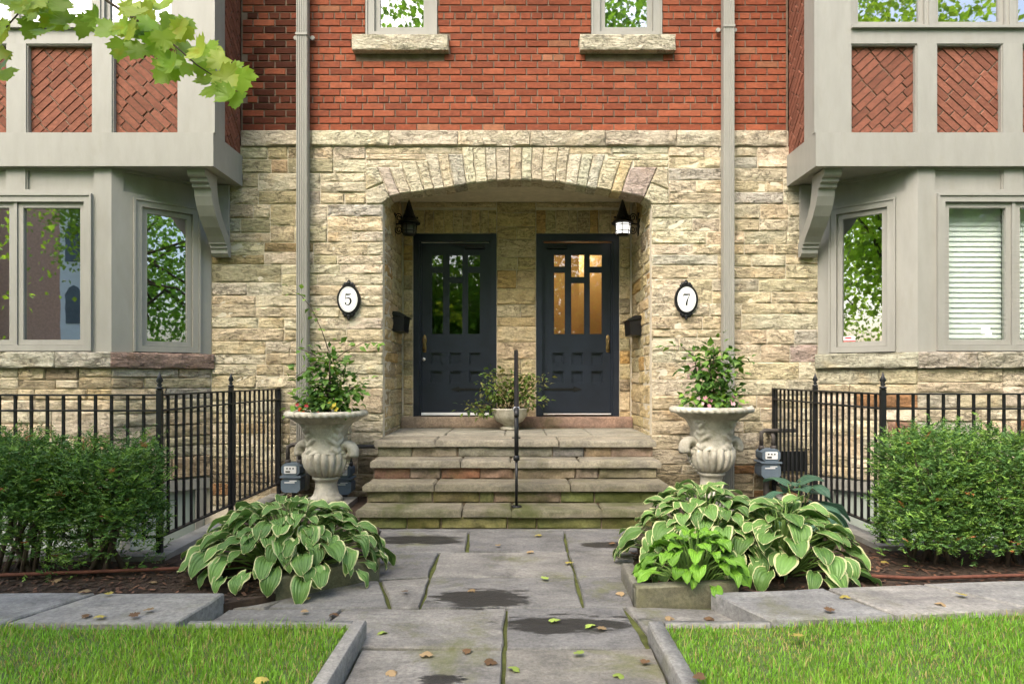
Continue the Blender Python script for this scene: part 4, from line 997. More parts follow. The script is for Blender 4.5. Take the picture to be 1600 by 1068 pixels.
def meter(x, z, label, full=True):
    t = empty('gas_meter', (x,-.2,z), label, 'gas meter')
    def rb(mb, x0, x1, y0, y1, z0, z1, c=.025):
        mb.prism([(x0+c,z0),(x1-c,z0),(x1,z0+c),(x1,z1-c),(x1-c,z1),(x0+c,z1),(x0,z1-c),(x0,z0+c)], y0, y1, 'y')
    b = MB(); rb(b, x-.095, x+.095, -.27, -.09, z+.0, z+.145, .03); rb(b, x-.105, x+.105, -.285, -.08, z+.146, z+.166, .008); rb(b, x-.09, x+.09, -.275, -.09, z+.167, z+.285, .03); add('case', b, M['meter'], t)
    b = MB(); rb(b, x-.06, x+.06, -.283, -.274, z+.19, z+.262, .006); d = add('dial_plate', b, M['white'], t)
    b = MB(); b.box(x-.045, x+.0, -.286, -.2835, z+.203, z+.216); 
    for i in range(3): b.tube([(x-.03+i*.03, -.2835, z+.24), (x-.03+i*.03, -.286, z+.24)], .008, 8)
    add('dial_marks', b, M['black'], d)
    b = MB(); b.box(x-.06, x+.04, -.273, -.2705, z+.095, z+.106); b.box(x-.01, x+.06, -.273, -.2705, z+.112, z+.12); add('rating_label', b, M['white'], t)
    def pipe(pts, r_): q = MB(); q.tube(pts, r_, 8); add('pipe', q, M['pipe'], t, True)
    for s in (-1, 1): pipe([(x+s*.06,-.17,z+.27),(x+s*.06,-.17,z+.315)], .03)
    pipe([(x-.06,-.17,z+.31),(x-.06,-.17,z+.40),(x-.06,-.165,z+.44),(x-.02,-.15,z+.46),(x+.3,-.12,z+.46)], .021); pipe([(x+.06,-.17,z+.31),(x+.06,-.17,z+.40),(x+.06,-.12,z+.43),(x+.06,.0,z+.43)], .021); pipe([(x,-.14,-.03),(x,-.14,z+.02)], .03)
meter(-2.20, .12, 'grey gas meter with dial between the iron fence and left urn'); meter(-1.70, .10, 'grey gas meter half hidden behind the left urn'); meter(2.52, .26, 'grey gas meter behind the right urn beside the fence')
t = tag(add('wall_vent', MB().box(2.72, 2.98, -.03, .02, .30, .50), M['black']), 'small dark grille low on the stone wall behind the right fence', 'vent')

# ------------------------------------------------------------------ iron fences
def fence(s, x, yf, ym, label, x_end):
    t = empty('iron_fence', (x, yf, .07), label, 'fence')
    bar = MB().box(-.008, .008, -.008, .008, .178, 1.135).data('baluster'); bar.materials.append(M['iron'])
    k = 21; n = 21
    for i in range(1, n):
        y = yf+(0-yf)*i/n
        if abs(y-ym) > .03: place('baluster', bar, t, (x, y, 0))
    xx = x
    while True:
        xx += s*.1085
        if abs(xx) > abs(x_end): break
        place('baluster', bar, t, (xx, yf, 0))
    for z in (1.135, 1.03, .178):
        b = MB(); b.box(x-.018, x+.018, yf, -.02, z-.006, z+.006); add('rail', b, M['iron'], t)
        b = MB(); b.box(min(x, x_end), max(x, x_end), yf-.018, yf+.018, z-.006, z+.006); add('rail', b, M['iron'], t)
    for (px, py, h) in ((x, yf, 1.17), (x, ym, 1.17), (x+s*2.3, yf, 1.17), (x, -.03, 1.145)):
        w_ = .017; b = MB(); b.box(px-w_, px+w_, py-w_, py+w_, .03, h); po_ = add('post', b, M['iron'], t)
        if py == -.03: continue
        b = MB(); b.lathe([(.014,0),(.026,.006),(.026,.014),(.010,.022),(.020,.032),(.010,.042),(.024,.062),(.012,.09),(.001,.125)], 8, (px, py, h)); add('finial', b, M['iron'], po_, True)
    return t
fence(-1, -2.40, FL, -1.185, 'black iron railing with spear finials in front of the left bay', -6.4)
fence(1, 2.64, FR, -.97, 'black iron railing with spear finials in front of the right bay', 6.4)
for s, x, yf in ((-1, -2.40, FL), (1, 2.64, FR)):
    b = MB(); xa, xb = sorted((x-.075, x+.075)); b.box(xa, xb, yf+.07, -.012, -1.2, .072); x0, x1 = sorted((x-s*.075, s*6.6)); b.box(x0, x1, yf-.09, yf+.069, -1.2, .07)
    b.box(min(x, s*6.6), max(x, s*6.6), yf, .3, -1.25, -1.2)
    add('light_well_kerb', b, M['concrete'], kind='structure')

# ------------------------------------------------------------------ urns
def urn(x, y, z0, label, rotz, k=1.0):
    t = empty('stone_urn', (x, y, z0), label, 'urn')
    P = [(.15,0),(.152,.03),(.14,.045),(.118,.07),(.104,.12),(.100,.17),(.108,.205),(.128,.215),(.128,.232),(.112,.24)]
    b = MB(); b.lathe([(r*k, z*k) for r, z in P], 48, (x,y,z0)); add('foot', b, M['cast'], t, True)
    P = [(.105,.238),(.135,.25),(.172,.285),(.198,.33),(.212,.38),(.214,.42),(.206,.455),(.19,.47)]
    def gad(th, i, r, z): return (0 if i in (0, 7) else (abs(math.cos(th*9))**.6-.75)*.034)
    b = MB(); b.lathe([(r*k, z*k) for r, z in P], 144, (x,y,z0), gad, False); add('gadrooned_bowl', b, M['cast'], t, True)
    P = [(.185,.462),(.178,.50),(.176,.55),(.182,.60),(.196,.65),(.218,.70),(.246,.735),(.262,.745),(.27,.752)]
    Q = []
    for i in range(len(P)-1):
        for j in range(4): Q.append((P[i][0]+(P[i+1][0]-P[i][0])*j/4, P[i][1]+(P[i+1][1]-P[i][1])*j/4))
    def acan(th, i, r, z):
        u = (th*4/PI) % 2-1; h = (z/k-.46)/.29; wv = .95*math.sqrt(max(0, 1-h))*(.7+.3*math.cos(h*14))
        e = max(0, 1-abs(u)/max(.08, wv)); rib = math.exp(-(u/.07)**2)*.006
        lob = math.sin((h*9-abs(u)*3.2)*PI)*.004*(e > .05)
        return (.018*min(1, e*2.2)+rib*1.5+lob*1.7)*(h < .93)
    b = MB(); b.lathe([(r*k, z*k) for r, z in Q], 160, (x,y,z0), acan, False); add('acanthus_bell', b, M['cast'], t, True)
    P = [(.262,.745),(.285,.755),(.30,.768),(.335,.79),(.365,.80),(.378,.815),(.380,.832),(.370,.848),(.345,.856),(.31,.85),(.295,.83),(.28,.80),(.001,.795)]
    def rope(th, i, r, z): return .010*math.sin(th*36+i*1.3) if 4 <= i <= 8 else 0
    b = MB(); b.lathe([(r*k, z*k) for r, z in P], 180, (x,y,z0), rope, False); rim = add('rim', b, M['cast'], t, True)
    so = MB(); so.lathe([(.29*k,.80*k),(.2*k,.825*k),(.001,.83*k)], 20, (x,y,z0), cap=False); add('potting_soil', so, M['soil'], t, True)
    for a in (rotz, rotz+PI):                                   # ram's-horn scroll handles
        ca, sa = math.cos(a), math.sin(a); b = MB(); sp = []; rs_ = []
        for i in range(34):
            q = i/33; th = -.6+q*3.5*PI; rr = .060*(1-q)**.8+.010
            sp.append((x+ca*(.185+.028+rr*math.cos(th))*k, y+sa*(.185+.028+rr*math.cos(th))*k, z0+(.475+rr*math.sin(th)*1.05)*k)); rs_.append((.036*(1-q)+.013)*k)
        b.tube(sp, rs_, 12)
        # widen the horn sideways so that it reads as a carved volute
        tx, ty = -sa, ca
        nv = []
        for p in b.v:
            dx, dy = p[0]-x, p[1]-y; lat = dx*tx+dy*ty; nv.append((p[0]+tx*lat*.5, p[1]+ty*lat*.5, p[2]))
        b.v = nv; add('scroll_handle', b, M['cast'], t, True)
        b = MB()
        for i in range(7):
            zz_ = .40-.028*i; rr = .215-.006*i*i*.5
            kk = MB(); kk.lathe([(.001,-.016),(.014,-.008),(.014,.008),(.001,.016)], 8); b.mesh([(x+ca*(rr+.015)*k+p[0], y+sa*(rr+.015)*k+p[1], z0+zz_*k+p[2]) for p in kk.v], kk.f)
        add('bead_drop', b, M['cast'], t, True)
    return t
UL, UR = (-1.775, -.53, .085), (1.855, -.53, .125)
urn(*UL, 'carved pale stone urn with scroll handles left of the steps', rad(-14)); urn(*UR, 'carved pale stone urn with scroll handles right of the steps', rad(194))
for u_ in (UL, UR):
    b = MB(); b.box(u_[0]-.24, u_[0]+.24, u_[1]-.24, u_[1]+.24, -.03, u_[2]); tag(add('urn_plinth', b, M['concrete']), 'low concrete pad under the '+('left' if u_[0] < 0 else 'right')+' stone urn', 'plinth')

# ------------------------------------------------------------------ leaves and plants
def leaf_quad(mb, p, d, up, L, W, col, fold=.25):
    """one small pointed leaf: two halves folded on the midrib"""
    d = d.normalized(); s = d.cross(up)
    if s.length < 1e-3: s = d.cross(Vector((1,0,0)))
    s.normalize(); n = s.cross(d); mb.col = col
    a = p; m1 = p+d*L*.45+n*L*.04; tip = p+d*L-n*L*.12; l = p+d*L*.4+s*W/2+n*fold*W*.5; r = p+d*L*.4-s*W/2+n*fold*W*.5
    mb.mesh([a, r, tip, l, m1], [(0,1,4),(1,2,4),(2,3,4),(3,0,4)])
def rv(r, sc_=1.): return Vector((r.gauss(0,1), r.gauss(0,1), r.gauss(0,1)))*sc_
def bush(mb, stems, r, stem_pts, L, W, cols, n, spread):
    for _ in range(n):
        pts = r.choice(stem_pts); i = r.random()**.8; k = i*(len(pts)-1); a = int(min(k, len(pts)-2)); q = Vector(pts[a]).lerp(Vector(pts[a+1]), k-a)
        off = rv(r, spread*(.6+.6*i)); off.z *= .7; d = off+Vector((0,-.02,-.01))+rv(r, .02); c = r.choice(cols); kk = r.uniform(.7, 1.3); sz = r.uniform(.7, 1.25)
        leaf_quad(mb, q+off, d, Vector((0,0,1))+rv(r,.35), L*sz, W*sz, tuple(v*kk for v in c))
def stems(mb, r, base, tips, rad0):
    out = []
    for tp in tips:
        b = Vector(base)+Vector((r.uniform(-.07,.07), r.uniform(-.07,.07), 0)); tp = Vector(tp); mid = b.lerp(tp, .5)+Vector((r.uniform(-.05,.05), r.uniform(-.05,.05), .05))
        pts = [b, b.lerp(mid, .5)+rv(r,.012), mid, mid.lerp(tp, .5)+rv(r,.015), tp]; mb.tube(pts, [rad0, rad0*.85, rad0*.7, rad0*.5, rad0*.25], 6); out.append(pts)
    return out
def flower(parent, p, r, col, size):
    mb = MB(); nrm = (Vector((r.uniform(-.5,.5), -1, r.uniform(.1,.7)))).normalized(); a = nrm.cross(Vector((0,0,1))).normalized(); b = nrm.cross(a)
    for i in range(5):
        t = i*2*PI/5+r.random(); d = a*math.cos(t)+b*math.sin(t); e = a*math.cos(t+.62)+b*math.sin(t+.62); f = a*math.cos(t-.62)+b*math.sin(t-.62)
        mb.mesh([p, p+f*size*.7+nrm*.006, p+d*size+nrm*.002, p+e*size*.7+nrm*.006], [(0,1,2,3)])
    o = add('flower', mb, M['petal'], parent, base=p); o.color = (*col, 1)
def urn_plant(u_, tips, n, label, flows, seed, low, twigs=()):
    r = random.Random(seed); x, y, z = u_[0], u_[1], u_[2]+.82
    t = empty('potted_plant', (x, y, z), label, 'plant')
    sb_ = MB(); sp = stems(sb_, r, (x, y, z-.02), [(x+a, y+b, z+c) for a, b, c in tips], .011)
    tw = []
    for pts in twigs:
        q = [Vector((x+a, y+b, z+c)) for a, b, c in pts]; sb_.tube(q, [.006]+[.004]*(len(q)-2)+[.002], 5); tw.append(q)
    add('stems', sb_, M['bark'], t, True)
    fo = MB(); GR = [(.075,.16,.03), (.10,.21,.035), (.05,.115,.025), (.15,.27,.05)]
    up = [p[1:] for p in sp]; bush(fo, None, r, up, .085, .055, GR, n, .075)
    for q in tw:
        for _ in range(14): bush(fo, None, r, [q], .075, .045, [(.16,.28,.05),(.10,.20,.04)], 1, .028)
    rim = [[(x+.22*math.cos(a), y+.22*math.sin(a), z+.0), (x+.20*math.cos(a), y+.20*math.sin(a), z+low)] for a in [i*.5 for i in range(13)]]
    bush(fo, None, r, rim+[[(x-.1,y-.1,z),(x+.1,y-.1,z+low)]]*4, .085, .06, GR+[(.17,.30,.04)], 260, .055)
    add('foliage', fo, M['leafy'], t)
    for dx, dz, c in flows: flower(t, Vector((x+dx, y-.25-r.uniform(0,.05), z+dz)), r, tuple(q*.8 for q in c), r.uniform(.018, .026))
PK, YE, OR_ = (.75,.36,.42), (.85,.68,.10), (.72,.12,.03)
urn_plant(UL, [(-.1,0,.42),(.05,-.05,.55),(.0,.05,.62),(.16,0,.42),(-.16,-.05,.3),(.3,-.05,.28)], 430, 'leafy flowering plant with orange and yellow blooms in left urn',
          [(-.13,.03,OR_),(-.16,.06,OR_),(-.02,.0,OR_),(-.10,.09,(.75,.1,.12)),(.12,.07,YE),(.15,.10,YE),(.10,.11,YE),(.17,.06,YE),(-.19,.10,(.75,.1,.12)),(.0,.02,OR_)], 5, .16,
          [[(.02,0,.60),(-.04,0,.78),(-.14,0,1.0),(-.24,0,1.12),(-.36,-.02,1.18)], [(.06,0,.50),(.2,-.02,.60),(.38,-.05,.68),(.55,-.06,.66)], [(-.1,0,.4),(-.22,0,.40),(-.36,0,.30)], [(-.1,0,.55),(-.2,0,.60),(-.28,0,.62)]])
urn_plant(UR, [(-.16,0,.50),(0,-.05,.60),(.1,.05,.58),(.22,0,.46),(-.02,-.05,.45),(.12,-.05,.35)], 400, 'leafy plant with pale pink blooms in right urn',
          [(-.13,.12,PK),(-.08,.10,PK),(-.16,.07,(.8,.55,.58)),(-.02,.05,PK),(.10,.10,PK),(.12,.13,PK),(.11,.07,(.8,.5,.55)),(.28,.04,(.85,.8,.7)),(-.1,.05,PK),(-.19,.12,(.8,.6,.62))], 9, .17,
          [[(-.16,0,.5),(-.28,0,.60),(-.42,-.02,.60),(-.50,-.02,.57)], [(.22,0,.46),(.30,0,.50),(.36,0,.48)]])
# white bowl planter between the doors
bp = empty('bowl_planter', (-.055,.78,.657), 'round whitish bowl planter between the two doors', 'planter')
b = MB(); b.lathe([(.10,0),(.11,.02),(.07,.045),(.08,.06),(.15,.10),(.195,.17),(.205,.225),(.215,.24),(.195,.245),(.18,.22),(.001,.215)], 36, (-.055,.78,.657), lambda th,i,r,z: .004*math.cos(th*14) if 4 <= i <= 6 else 0); add('bowl', b, M['cast'], bp, True)
r = random.Random(4); t = empty('trailing_plant', (-.055,.78,.87), 'bushy green plant spilling over the bowl between the doors', 'plant')
sb_ = MB(); tips = [(-.30,0,.32),(-.2,-.1,.45),(-.1,0,.40),(0,-.1,.42),(.1,0,.38),(.22,-.05,.45),(.3,0,.30),(-.45,-.1,.05),(-.33,-.1,-.02),(.35,-.1,.12),(.15,-.15,.2),(-.15,-.15,.2),(.38,0,.38)]
sp = stems(sb_, r, (-.055,.78,.87), [(-.055+a,.78+b_,.87+c) for a, b_, c in tips], .006); add('stems', sb_, M['bark'], t, True)
fo = MB(); bush(fo, None, r, [p[1:] for p in sp], .06, .032, [(.10,.16,.03),(.14,.20,.04),(.06,.11,.025),(.17,.17,.05)], 1050, .05); add('foliage', fo, M['leafy'], t)

# hostas
def hosta_leaf(L, W, arch, cup, wave, seed):
    nu, nv = 8, 10; v = []; at = []; f = []
    for j in range(nv+1):
        q = j/nv; wd = W*(max(0,q+.02)**.42*(1-q)**.72)*1.62/2 if q < 1 else 0
        a = arch*q; yy = L*(math.sin(a)/arch if arch else q); zz_ = -L*((1-math.cos(a))/arch if arch else 0)+.02*math.sin(q*PI)
        for i in range(nu+1):
            u = i/nu*2-1; back = -.10*L*(1-q)**5*abs(u)**1.2*2.0
            ed = max(abs(u), q**3.5*1.02, .0)
            wv = wave*math.sin(q*11+seed+u*2)*abs(u)**2
            v.append((u*wd, yy+back, zz_+cup*wd*abs(u)**1.4-.012*math.exp(-(u/.12)**2)+wv)); at.append((u, q, ed))
    for j in range(nv):
        for i in range(nu): n = j*(nu+1)+i; f.append((n, n+1, n+nu+2, n+nu+1))
    me = bpy.data.meshes.new('leaf'); me.from_pydata(v, [], f); me.update(); me.shade_smooth()
    d = me.attributes.new('lf', 'FLOAT_VECTOR', 'POINT'); d.data.foreach_set('vector', [c for a in at for c in a]); return me
def hosta(x, y, rx, ry, H, n, L, mat, label, seed, group=None, z0=.04, droop=1.0, spec=()):
    r = random.Random(seed); t = empty('hosta', (x, y, z0), label, 'plant', group)
    var = [hosta_leaf(L*r.uniform(.9,1.1), L*r.uniform(.92,1.10), r.uniform(.2,1.2)*droop, r.uniform(-.2,.45), r.uniform(.003,.012), r.uniform(0,9)) for _ in range(12)]
    for me in var: me.materials.append(M[mat])
    sk = MB(); ga = PI*(3-math.sqrt(5))
    for i in range(n):
        q = math.sqrt((i+.5)/n); a = i*ga+r.uniform(-.25,.25); q2 = min(1, q*r.uniform(.9,1.06))
        bx_, by_ = x+rx*.80*q2*math.cos(a), y+ry*.80*q2*math.sin(a); bz = z0+H*(1-q2**2.2)*r.uniform(.86,1.06)+.05*r.random()+.05
        pitch = rad(30)-rad(62)*q2*droop+r.uniform(-.22,.22); yaw = a-PI/2+r.uniform(-.45,.45)
        # leaves turn a little towards the open side
        s = r.uniform(.55, 1.15)*(1-.15*(1-q2))
        place('leaf', r.choice(var), t, (bx_, by_, bz), rot=(pitch, r.uniform(-.25,.25), yaw), scale=(s,s,s))
        sk.tube([(x+(bx_-x)*.15, y+(by_-y)*.15, z0-.02), (x+(bx_-x)*.6, y+(by_-y)*.6, z0+(bz-z0)*.75), (bx_, by_, bz)], [.006,.005,.003], 5)
    add('stalks', sk, M['stalk'], t, True)
    return t
hosta(-1.43, -2.62, .74, .62,   .33, 215, .158, 'hosta', 'large clump of cream-edged hosta left of the path', 3)
hosta(1.24, -2.45, .64, .62, .40, 185, .158, 'hosta', 'large clump of cream-edged hosta right of the path beside the steps', 6)
hosta(1.68, -2.66, .54, .54, .34, 120, .17, 'hosta', 'clump of broad cream-edged hosta at the fence end of the right bed', 8)
hosta(1.04, -3.00, .36, .28, .25, 60, .125, 'hosta_lime', 'small plain lime green hosta at the front of the right bed', 12)
hosta(2.20, -1.62, .32, .32, .36, 22, .27, 'hosta_blue', 'blue-green hosta with huge plain leaves by the right fence', 15)

# yew shrubs of the two hedges
def yew(x0, x1, y0, y1, H, label, seed, group, base_gap):
    r = random.Random(seed); xc, yc = (x0+x1)/2, (y0+y1)/2; t = empty('yew_shrub', (xc, yc, .03), label, 'shrub', group)
    tr = MB()
    for i in range(9):
        bx_, by_ = xc+r.uniform(-.16,.16), yc+r.uniform(-.08,.08); ex, ey = r.uniform(x0+.06,x1-.06), r.uniform(y0+.05,y1-.05)
        tr.tube([(bx_,by_,.0),(bx_*.6+ex*.4,by_,H*.3),(ex*.8+bx_*.2,ey,H*.6),(ex,ey,H*.88)], [.016,.013,.009,.004], 6)
    add('stems', tr, M['bark'], t, True)
    mb = MB(); n = 0; hx, hy = (x1-x0)/2, (y1-y0)/2
    while n < 4400:
        u, v, w_ = r.uniform(-1,1), r.uniform(-1,1), r.random()
        e = (abs(u)**4+abs(v)**4+max(0, w_*2-1)**6)
        lump = .20*nz((xc+u*hx)*5.5, v*3+seed, w_*6)+.06*nz(u*11, v*9, w_*14+seed)
        if e > 1: continue
        if r.random() > .28+.72*e and r.random() < .62: continue
        if w_ < base_gap and r.random() < .97-.9*w_+.35*nz(u*6+seed, 3, w_*5): continue
        stray = .10*r.random()**6
        p = Vector((xc+u*hx*(1+lump+stray), yc+v*hy*(1+lump*1.2), .06+w_*(H-.06)*(.96+lump*.75+.10*nz((xc+u*hx)*4.2, seed*1.3, v*2)+stray)))
        d = Vector((u*.8, v*.8-.15, .35+.8*max(0,w_-.4)))+rv(r,.45); d.normalize(); L = r.uniform(.035,.075); k = r.uniform(.6,1.25); tip = r.random() < .4
        s1 = d.cross(Vector((0,0,1))+rv(r,.3)).normalized(); br = r.random() < .008
        for j in range(8):
            q = p+d*L*(j/7); sd = 1 if j % 2 else -1; nd = (s1*sd*.9+d*.55+rv(r,.22)).normalized(); nl = r.uniform(.016,.026); wv = s1.cross(d).normalized()*.0
            wd = nd.cross(rv(r,1)).normalized()*.0036
            mb.col = (.25*k,.10*k,.03*k) if br else ((.18*k,.31*k,.055*k) if tip else (.08*k,.17*k,.04*k))
            mb.mesh([q-wd, q+wd, q+nd*nl*.7+wd*.8, q+nd*nl, q+nd*nl*.7-wd*.8], [(0,1,2,3,4)])
        n += 1
    add('foliage', mb, M['yew'], t)
HG = 'clipped yew shrubs in front of the railings'
yew(-2.86, -2.27, -2.88, -2.42, .83, 'loose yew shrub in front of the left fence corner post', 21, HG, .40)
yew(-3.42, -2.80, -2.90, -2.44, .86, 'yew shrub at the left edge before the left railing', 22, HG, .40)
yew(2.44, 3.0, -2.72, -2.22, .89, 'dense clipped yew shrub beside the right fence corner post', 24, HG, .14)
yew(2.94, 3.62, -2.72, -2.24, .90, 'dense clipped yew shrub at the right edge before the railing', 25, HG, .14)
# mulch and irrigation pipe
mb = MB(); r = random.Random(8)
for _ in range(5200):
    if r.random() < .55: x, y = r.uniform(-4.2,-.95), r.uniform(-3.24,-2.45)
    else: x, y = r.uniform(.8,4.2), r.uniform(-3.15,-2.2)
    if x > -1.58 and x < 0 and y < -2.67-(-.86-x)*.87+.06: continue
    if x > 0 and y < -3.12+(x-1.26)*.06: continue
    a = r.uniform(0, PI); L, W_ = r.uniform(.008,.028), r.uniform(.003,.009); c, s_ = math.cos(a), math.sin(a); k = r.uniform(.5,1.4); tl = r.uniform(-.4,.4); z = .036+r.uniform(0,.012)
    mb.col = r.choice([(.075*k,.04*k,.025*k),(.05*k,.032*k,.022*k),(.12*k,.06*k,.035*k),(.03*k,.022*k,.016*k)])
    mb.quad((x-c*L-s_*W_, y-s_*L+c*W_, z), (x-c*L+s_*W_, y-s_*L-c*W_, z+.002), (x+c*L+s_*W_, y+s_*L-c*W_, z+tl*L+.003), (x+c*L-s_*W_, y+s_*L+c*W_, z+tl*L))
tag(add('mulch', mb, M['chips'], kind='stuff'), 'dark shredded bark mulch covering the planting beds', 'mulch')
b = MB(); b.tube([(-4.2,-2.86,.07),(-3.3,-2.87,.068),(-2.6,-2.80,.075),(-2.0,-2.66,.06),(-1.7,-2.6,.05)], .011, 8); tag(add('irrigation_pipe', b, M['pipe_rust'], smooth=True), 'rusty brown pipe lying on the mulch below the left hedge', 'pipe')
b = MB(); b.tube([(1.9,-2.75,.05),(2.4,-2.88,.06),(3.2,-2.82,.065),(4.2,-2.8,.06)], .011, 8); tag(add('irrigation_pipe', b, M['pipe_rust'], smooth=True), 'rusty brown pipe lying on the mulch below the right hedge', 'pipe')

# maple leaves
def maple_mesh(sz, curl, seed):
    r = random.Random(seed)
    half = [(0,0),(.12,-.06),(.34,-.13),(.31,-.03),(.50,.05),(.45,.14),(.67,.29),(.53,.35),(.55,.45),(.37,.44),(.33,.52),(.42,.68),(.27,.69),(.21,.82),(.09,.84),(0,1.0)]
    pts = half+[(-x, y) for x, y in half[-2:0:-1]]
    v = []; 
    for x, y in pts: v.append((x*sz, y*sz, (curl*(x*x*1.2+(y-.3)**2*.8)+r.uniform(-.03,.03))*sz))
    v.append((0, .32*sz, .03*sz)); n = len(pts)
    f = [(i, (i+1) % n, n) for i in range(n)]; me = bpy.data.meshes.new('leaf'); me.from_pydata(v, [], f); me.update(); me.shade_smooth(); return me
ml = [maple_mesh(.088*k, c, i) for i, (k, c) in enumerate(((1,-.3),(.9,-.5),(1.1,-.2),(.8,.2),(1,-.7),(.95,.1)))]
for me in ml: me.materials.append(M['maple'])
mt = empty('maple_tree', (-5.2,-6.5,0), 'street maple whose leafy branch hangs into the upper left corner', 'tree')
def tree_parts(t, x, y, h, cr, cz, seed, col, nleaf=7000, limbs=(), ls=1.0, vz=.8):
    r = random.Random(seed); b = MB(); b.tube([(x,y,-.05),(x+.03,y,h*.2),(x-.04,y+.05,h*.4),(x,y,h*.65)], [.19,.15,.12,.07], 10)
    cl = []
    for i in range(26):
        a = r.uniform(0,2*PI); q = r.uniform(.2,.95); e = Vector((x+cr*q*math.cos(a), y+cr*q*math.sin(a), cz+r.uniform(-.7,.8)*cr*vz)); cl.append(e)
        b.tube([(x,y,h*r.uniform(.3,.6)), ((x+e.x)/2+r.uniform(-.2,.2), (y+e.y)/2, (h*.5+e.z)/2+.2), e], [.06,.04,.012], 6)
    for l_ in limbs: b.tube(l_, [.06,.045,.028,.012,.006][:len(l_)], 7)
    add('trunk', b, M['bark'], t, True); mb = MB()
    for _ in range(nleaf):
        c = r.choice(cl); o_ = rv(r, cr*.26); p = c+o_; d = rv(r,1)+Vector((0,0,-.5)); k = r.uniform(.6,1.4)
        leaf_quad(mb, p, d, rv(r,1)+Vector((0,0,1)), r.uniform(.13,.24)*ls, r.uniform(.10,.19)*ls, tuple(v*k*1.8 for v in col), .1)
    add('crown', mb, M['treeleaf'], t)
tree_parts(mt, -5.2, -6.5, 6.6, 2.2, 4.9, 1, (.17,.27,.035), 6200, [[(-5.2,-6.5,3.4),(-3.9,-5.9,3.75),(-2.7,-5.2,3.6),(-1.95,-4.5,3.05),(-1.62,-4.3,2.72)]])
LF = [(52,28),(80,30),(72,64),(100,22),(110,42),(138,46),(-2,53),(8,95),(8,126),(178,58),(205,58),(228,68),(205,88),(248,74),(196,22),(216,32),(236,48),(258,26),(272,40),(300,58),(285,56),(276,120),(300,116),(316,92),(330,138),(360,106),(370,118),(362,140),(372,158),(322,100),(345,88),(60,8),(95,6),(30,20),(235,10),(262,60),(225,50)]
LF = [(px-8 if px > 250 else px, py) for px, py in LF]; r = random.Random(31); D0 = 2.62
def bp_(px, py, d=D0): return (gx(px, d), CAMY+d, gz(py, d))
tw = MB(); tw.tube([bp_(140,-18), bp_(168,2), bp_(205,27), bp_(240,47), bp_(275,73), bp_(308,102), bp_(348,128)], [.006,.0055,.005,.0042,.0036,.003,.002], 6); tw.tube([bp_(200,24), bp_(207,45), bp_(210,56)], .002, 5); tw.tube([bp_(204,26), bp_(240,30)], .002, 5)
tw.tube([bp_(140,-18), bp_(110,-14), bp_(80,4), bp_(78,40)], [.005,.004,.003,.002], 6); tw.tube([bp_(80,2), bp_(30,20), bp_(-6,60), bp_(0,110)], [.004,.003,.003,.002], 6)
twig = add('twig', tw, M['bark'], mt, True)
LF += [(px+r.uniform(-26,26), py+r.uniform(-16,20)) for px, py in LF]
for i, (px, py) in enumerate(LF):
    d = D0+r.uniform(-.14,.10); ls = Vector(bp_(px, py-18, d)); c = r.choice([(.30,.43,.05),(.25,.39,.045),(.38,.46,.07),(.20,.33,.04)])
    if px < 145: c = tuple(q*.85 for q in c)
    o = place('leaf', r.choice(ml), twig, ls, rot=(rad(90)+r.uniform(-.1,.8), r.uniform(-.5,.5), r.uniform(-.7,.7)), color=c); o.rotation_euler = (Matrix.Rotation(r.uniform(-.9,.9), 3, 'Y') @ Matrix.Rotation(rad(-90)+r.uniform(-.75,.15), 3, 'X') @ Matrix.Rotation(r.uniform(-.4,.4), 3, 'Y')).to_euler()
    o.scale = (r.uniform(.85,1.1),)*3
# leaves lying about
ORD = ['first','second','third','fourth','fifth','sixth','seventh','eighth','ninth','tenth','eleventh']
def fallen(items, z, where, grp):
    """items sorted from left to right; each label gives colour and place in its row"""
    for i, (px, py, kind) in enumerate(sorted(items)):
        x, y = G(px, py, z); c, w_ = {'y': ((.42,.34,.08), 'yellow'), 'g': ((.26,.34,.07), 'green'), 'b': ((.14,.08,.04), 'brown'), 't': ((.30,.21,.11), 'tan')}[kind]
        o = place('fallen_leaf', RN.choice(ml), None, (x, y, z+.012), rot=(RN.uniform(-.15,.15), RN.uniform(-.15,.15), RN.uniform(0, 6.3)), color=c, scale=(.58,.58,.7))
        o.material_slots[0].link = 'OBJECT'; o.material_slots[0].material = M['fallen']; tag(o, f'small {w_} fallen leaf, {ORD[i]} from the left {where}', 'leaf', grp)
PL = ((665,1027,'t'),(800,1048,'g'),(965,1058,'g'),(600,990,'g'),(760,1034,'b'),(735,1018,'b'),(740,922,'t'),(630,926,'b'),(830,862,'t'),(885,880,'y'),(848,906,'g'),(778,853,'t'),(840,838,'y'),(900,1022,'g'),(935,983,'t'),(925,980,'g'),(860,970,'g'),(974,928,'t'),(1040,965,'t'),(1110,965,'b'),(1010,1035,'b'),(960,850,'b'),(608,1049,'t'),(480,957,'t'),(520,962,'b'),(478,938,'y'))
fallen([q for q in PL if q[1] < 890], .005, 'on the flagstones nearest the steps', 'fallen leaves on the path')
fallen([q for q in PL if 890 <= q[1] < 950], .005, 'on the flagstones between the hostas', 'fallen leaves on the path')
fallen([q for q in PL if 950 <= q[1] < 1000], .005, 'on the flagstones level with the lawn ends', 'fallen leaves on the path')
fallen([q for q in PL if q[1] >= 1000], .005, 'on the flagstones between the lawns', 'fallen leaves on the path')
fallen(((130,927,'t'),(175,930,'y'),(140,963,'b'),(155,964,'y'),(228,955,'t'),(205,966,'b')), .095, 'on the left walkway slabs', 'fallen leaves on the walkway')
fallen(((1320,935,'y'),(1500,930,'y'),(1470,945,'t'),(1290,955,'b')), .095, 'on the right walkway slabs', 'fallen leaves on the walkway')
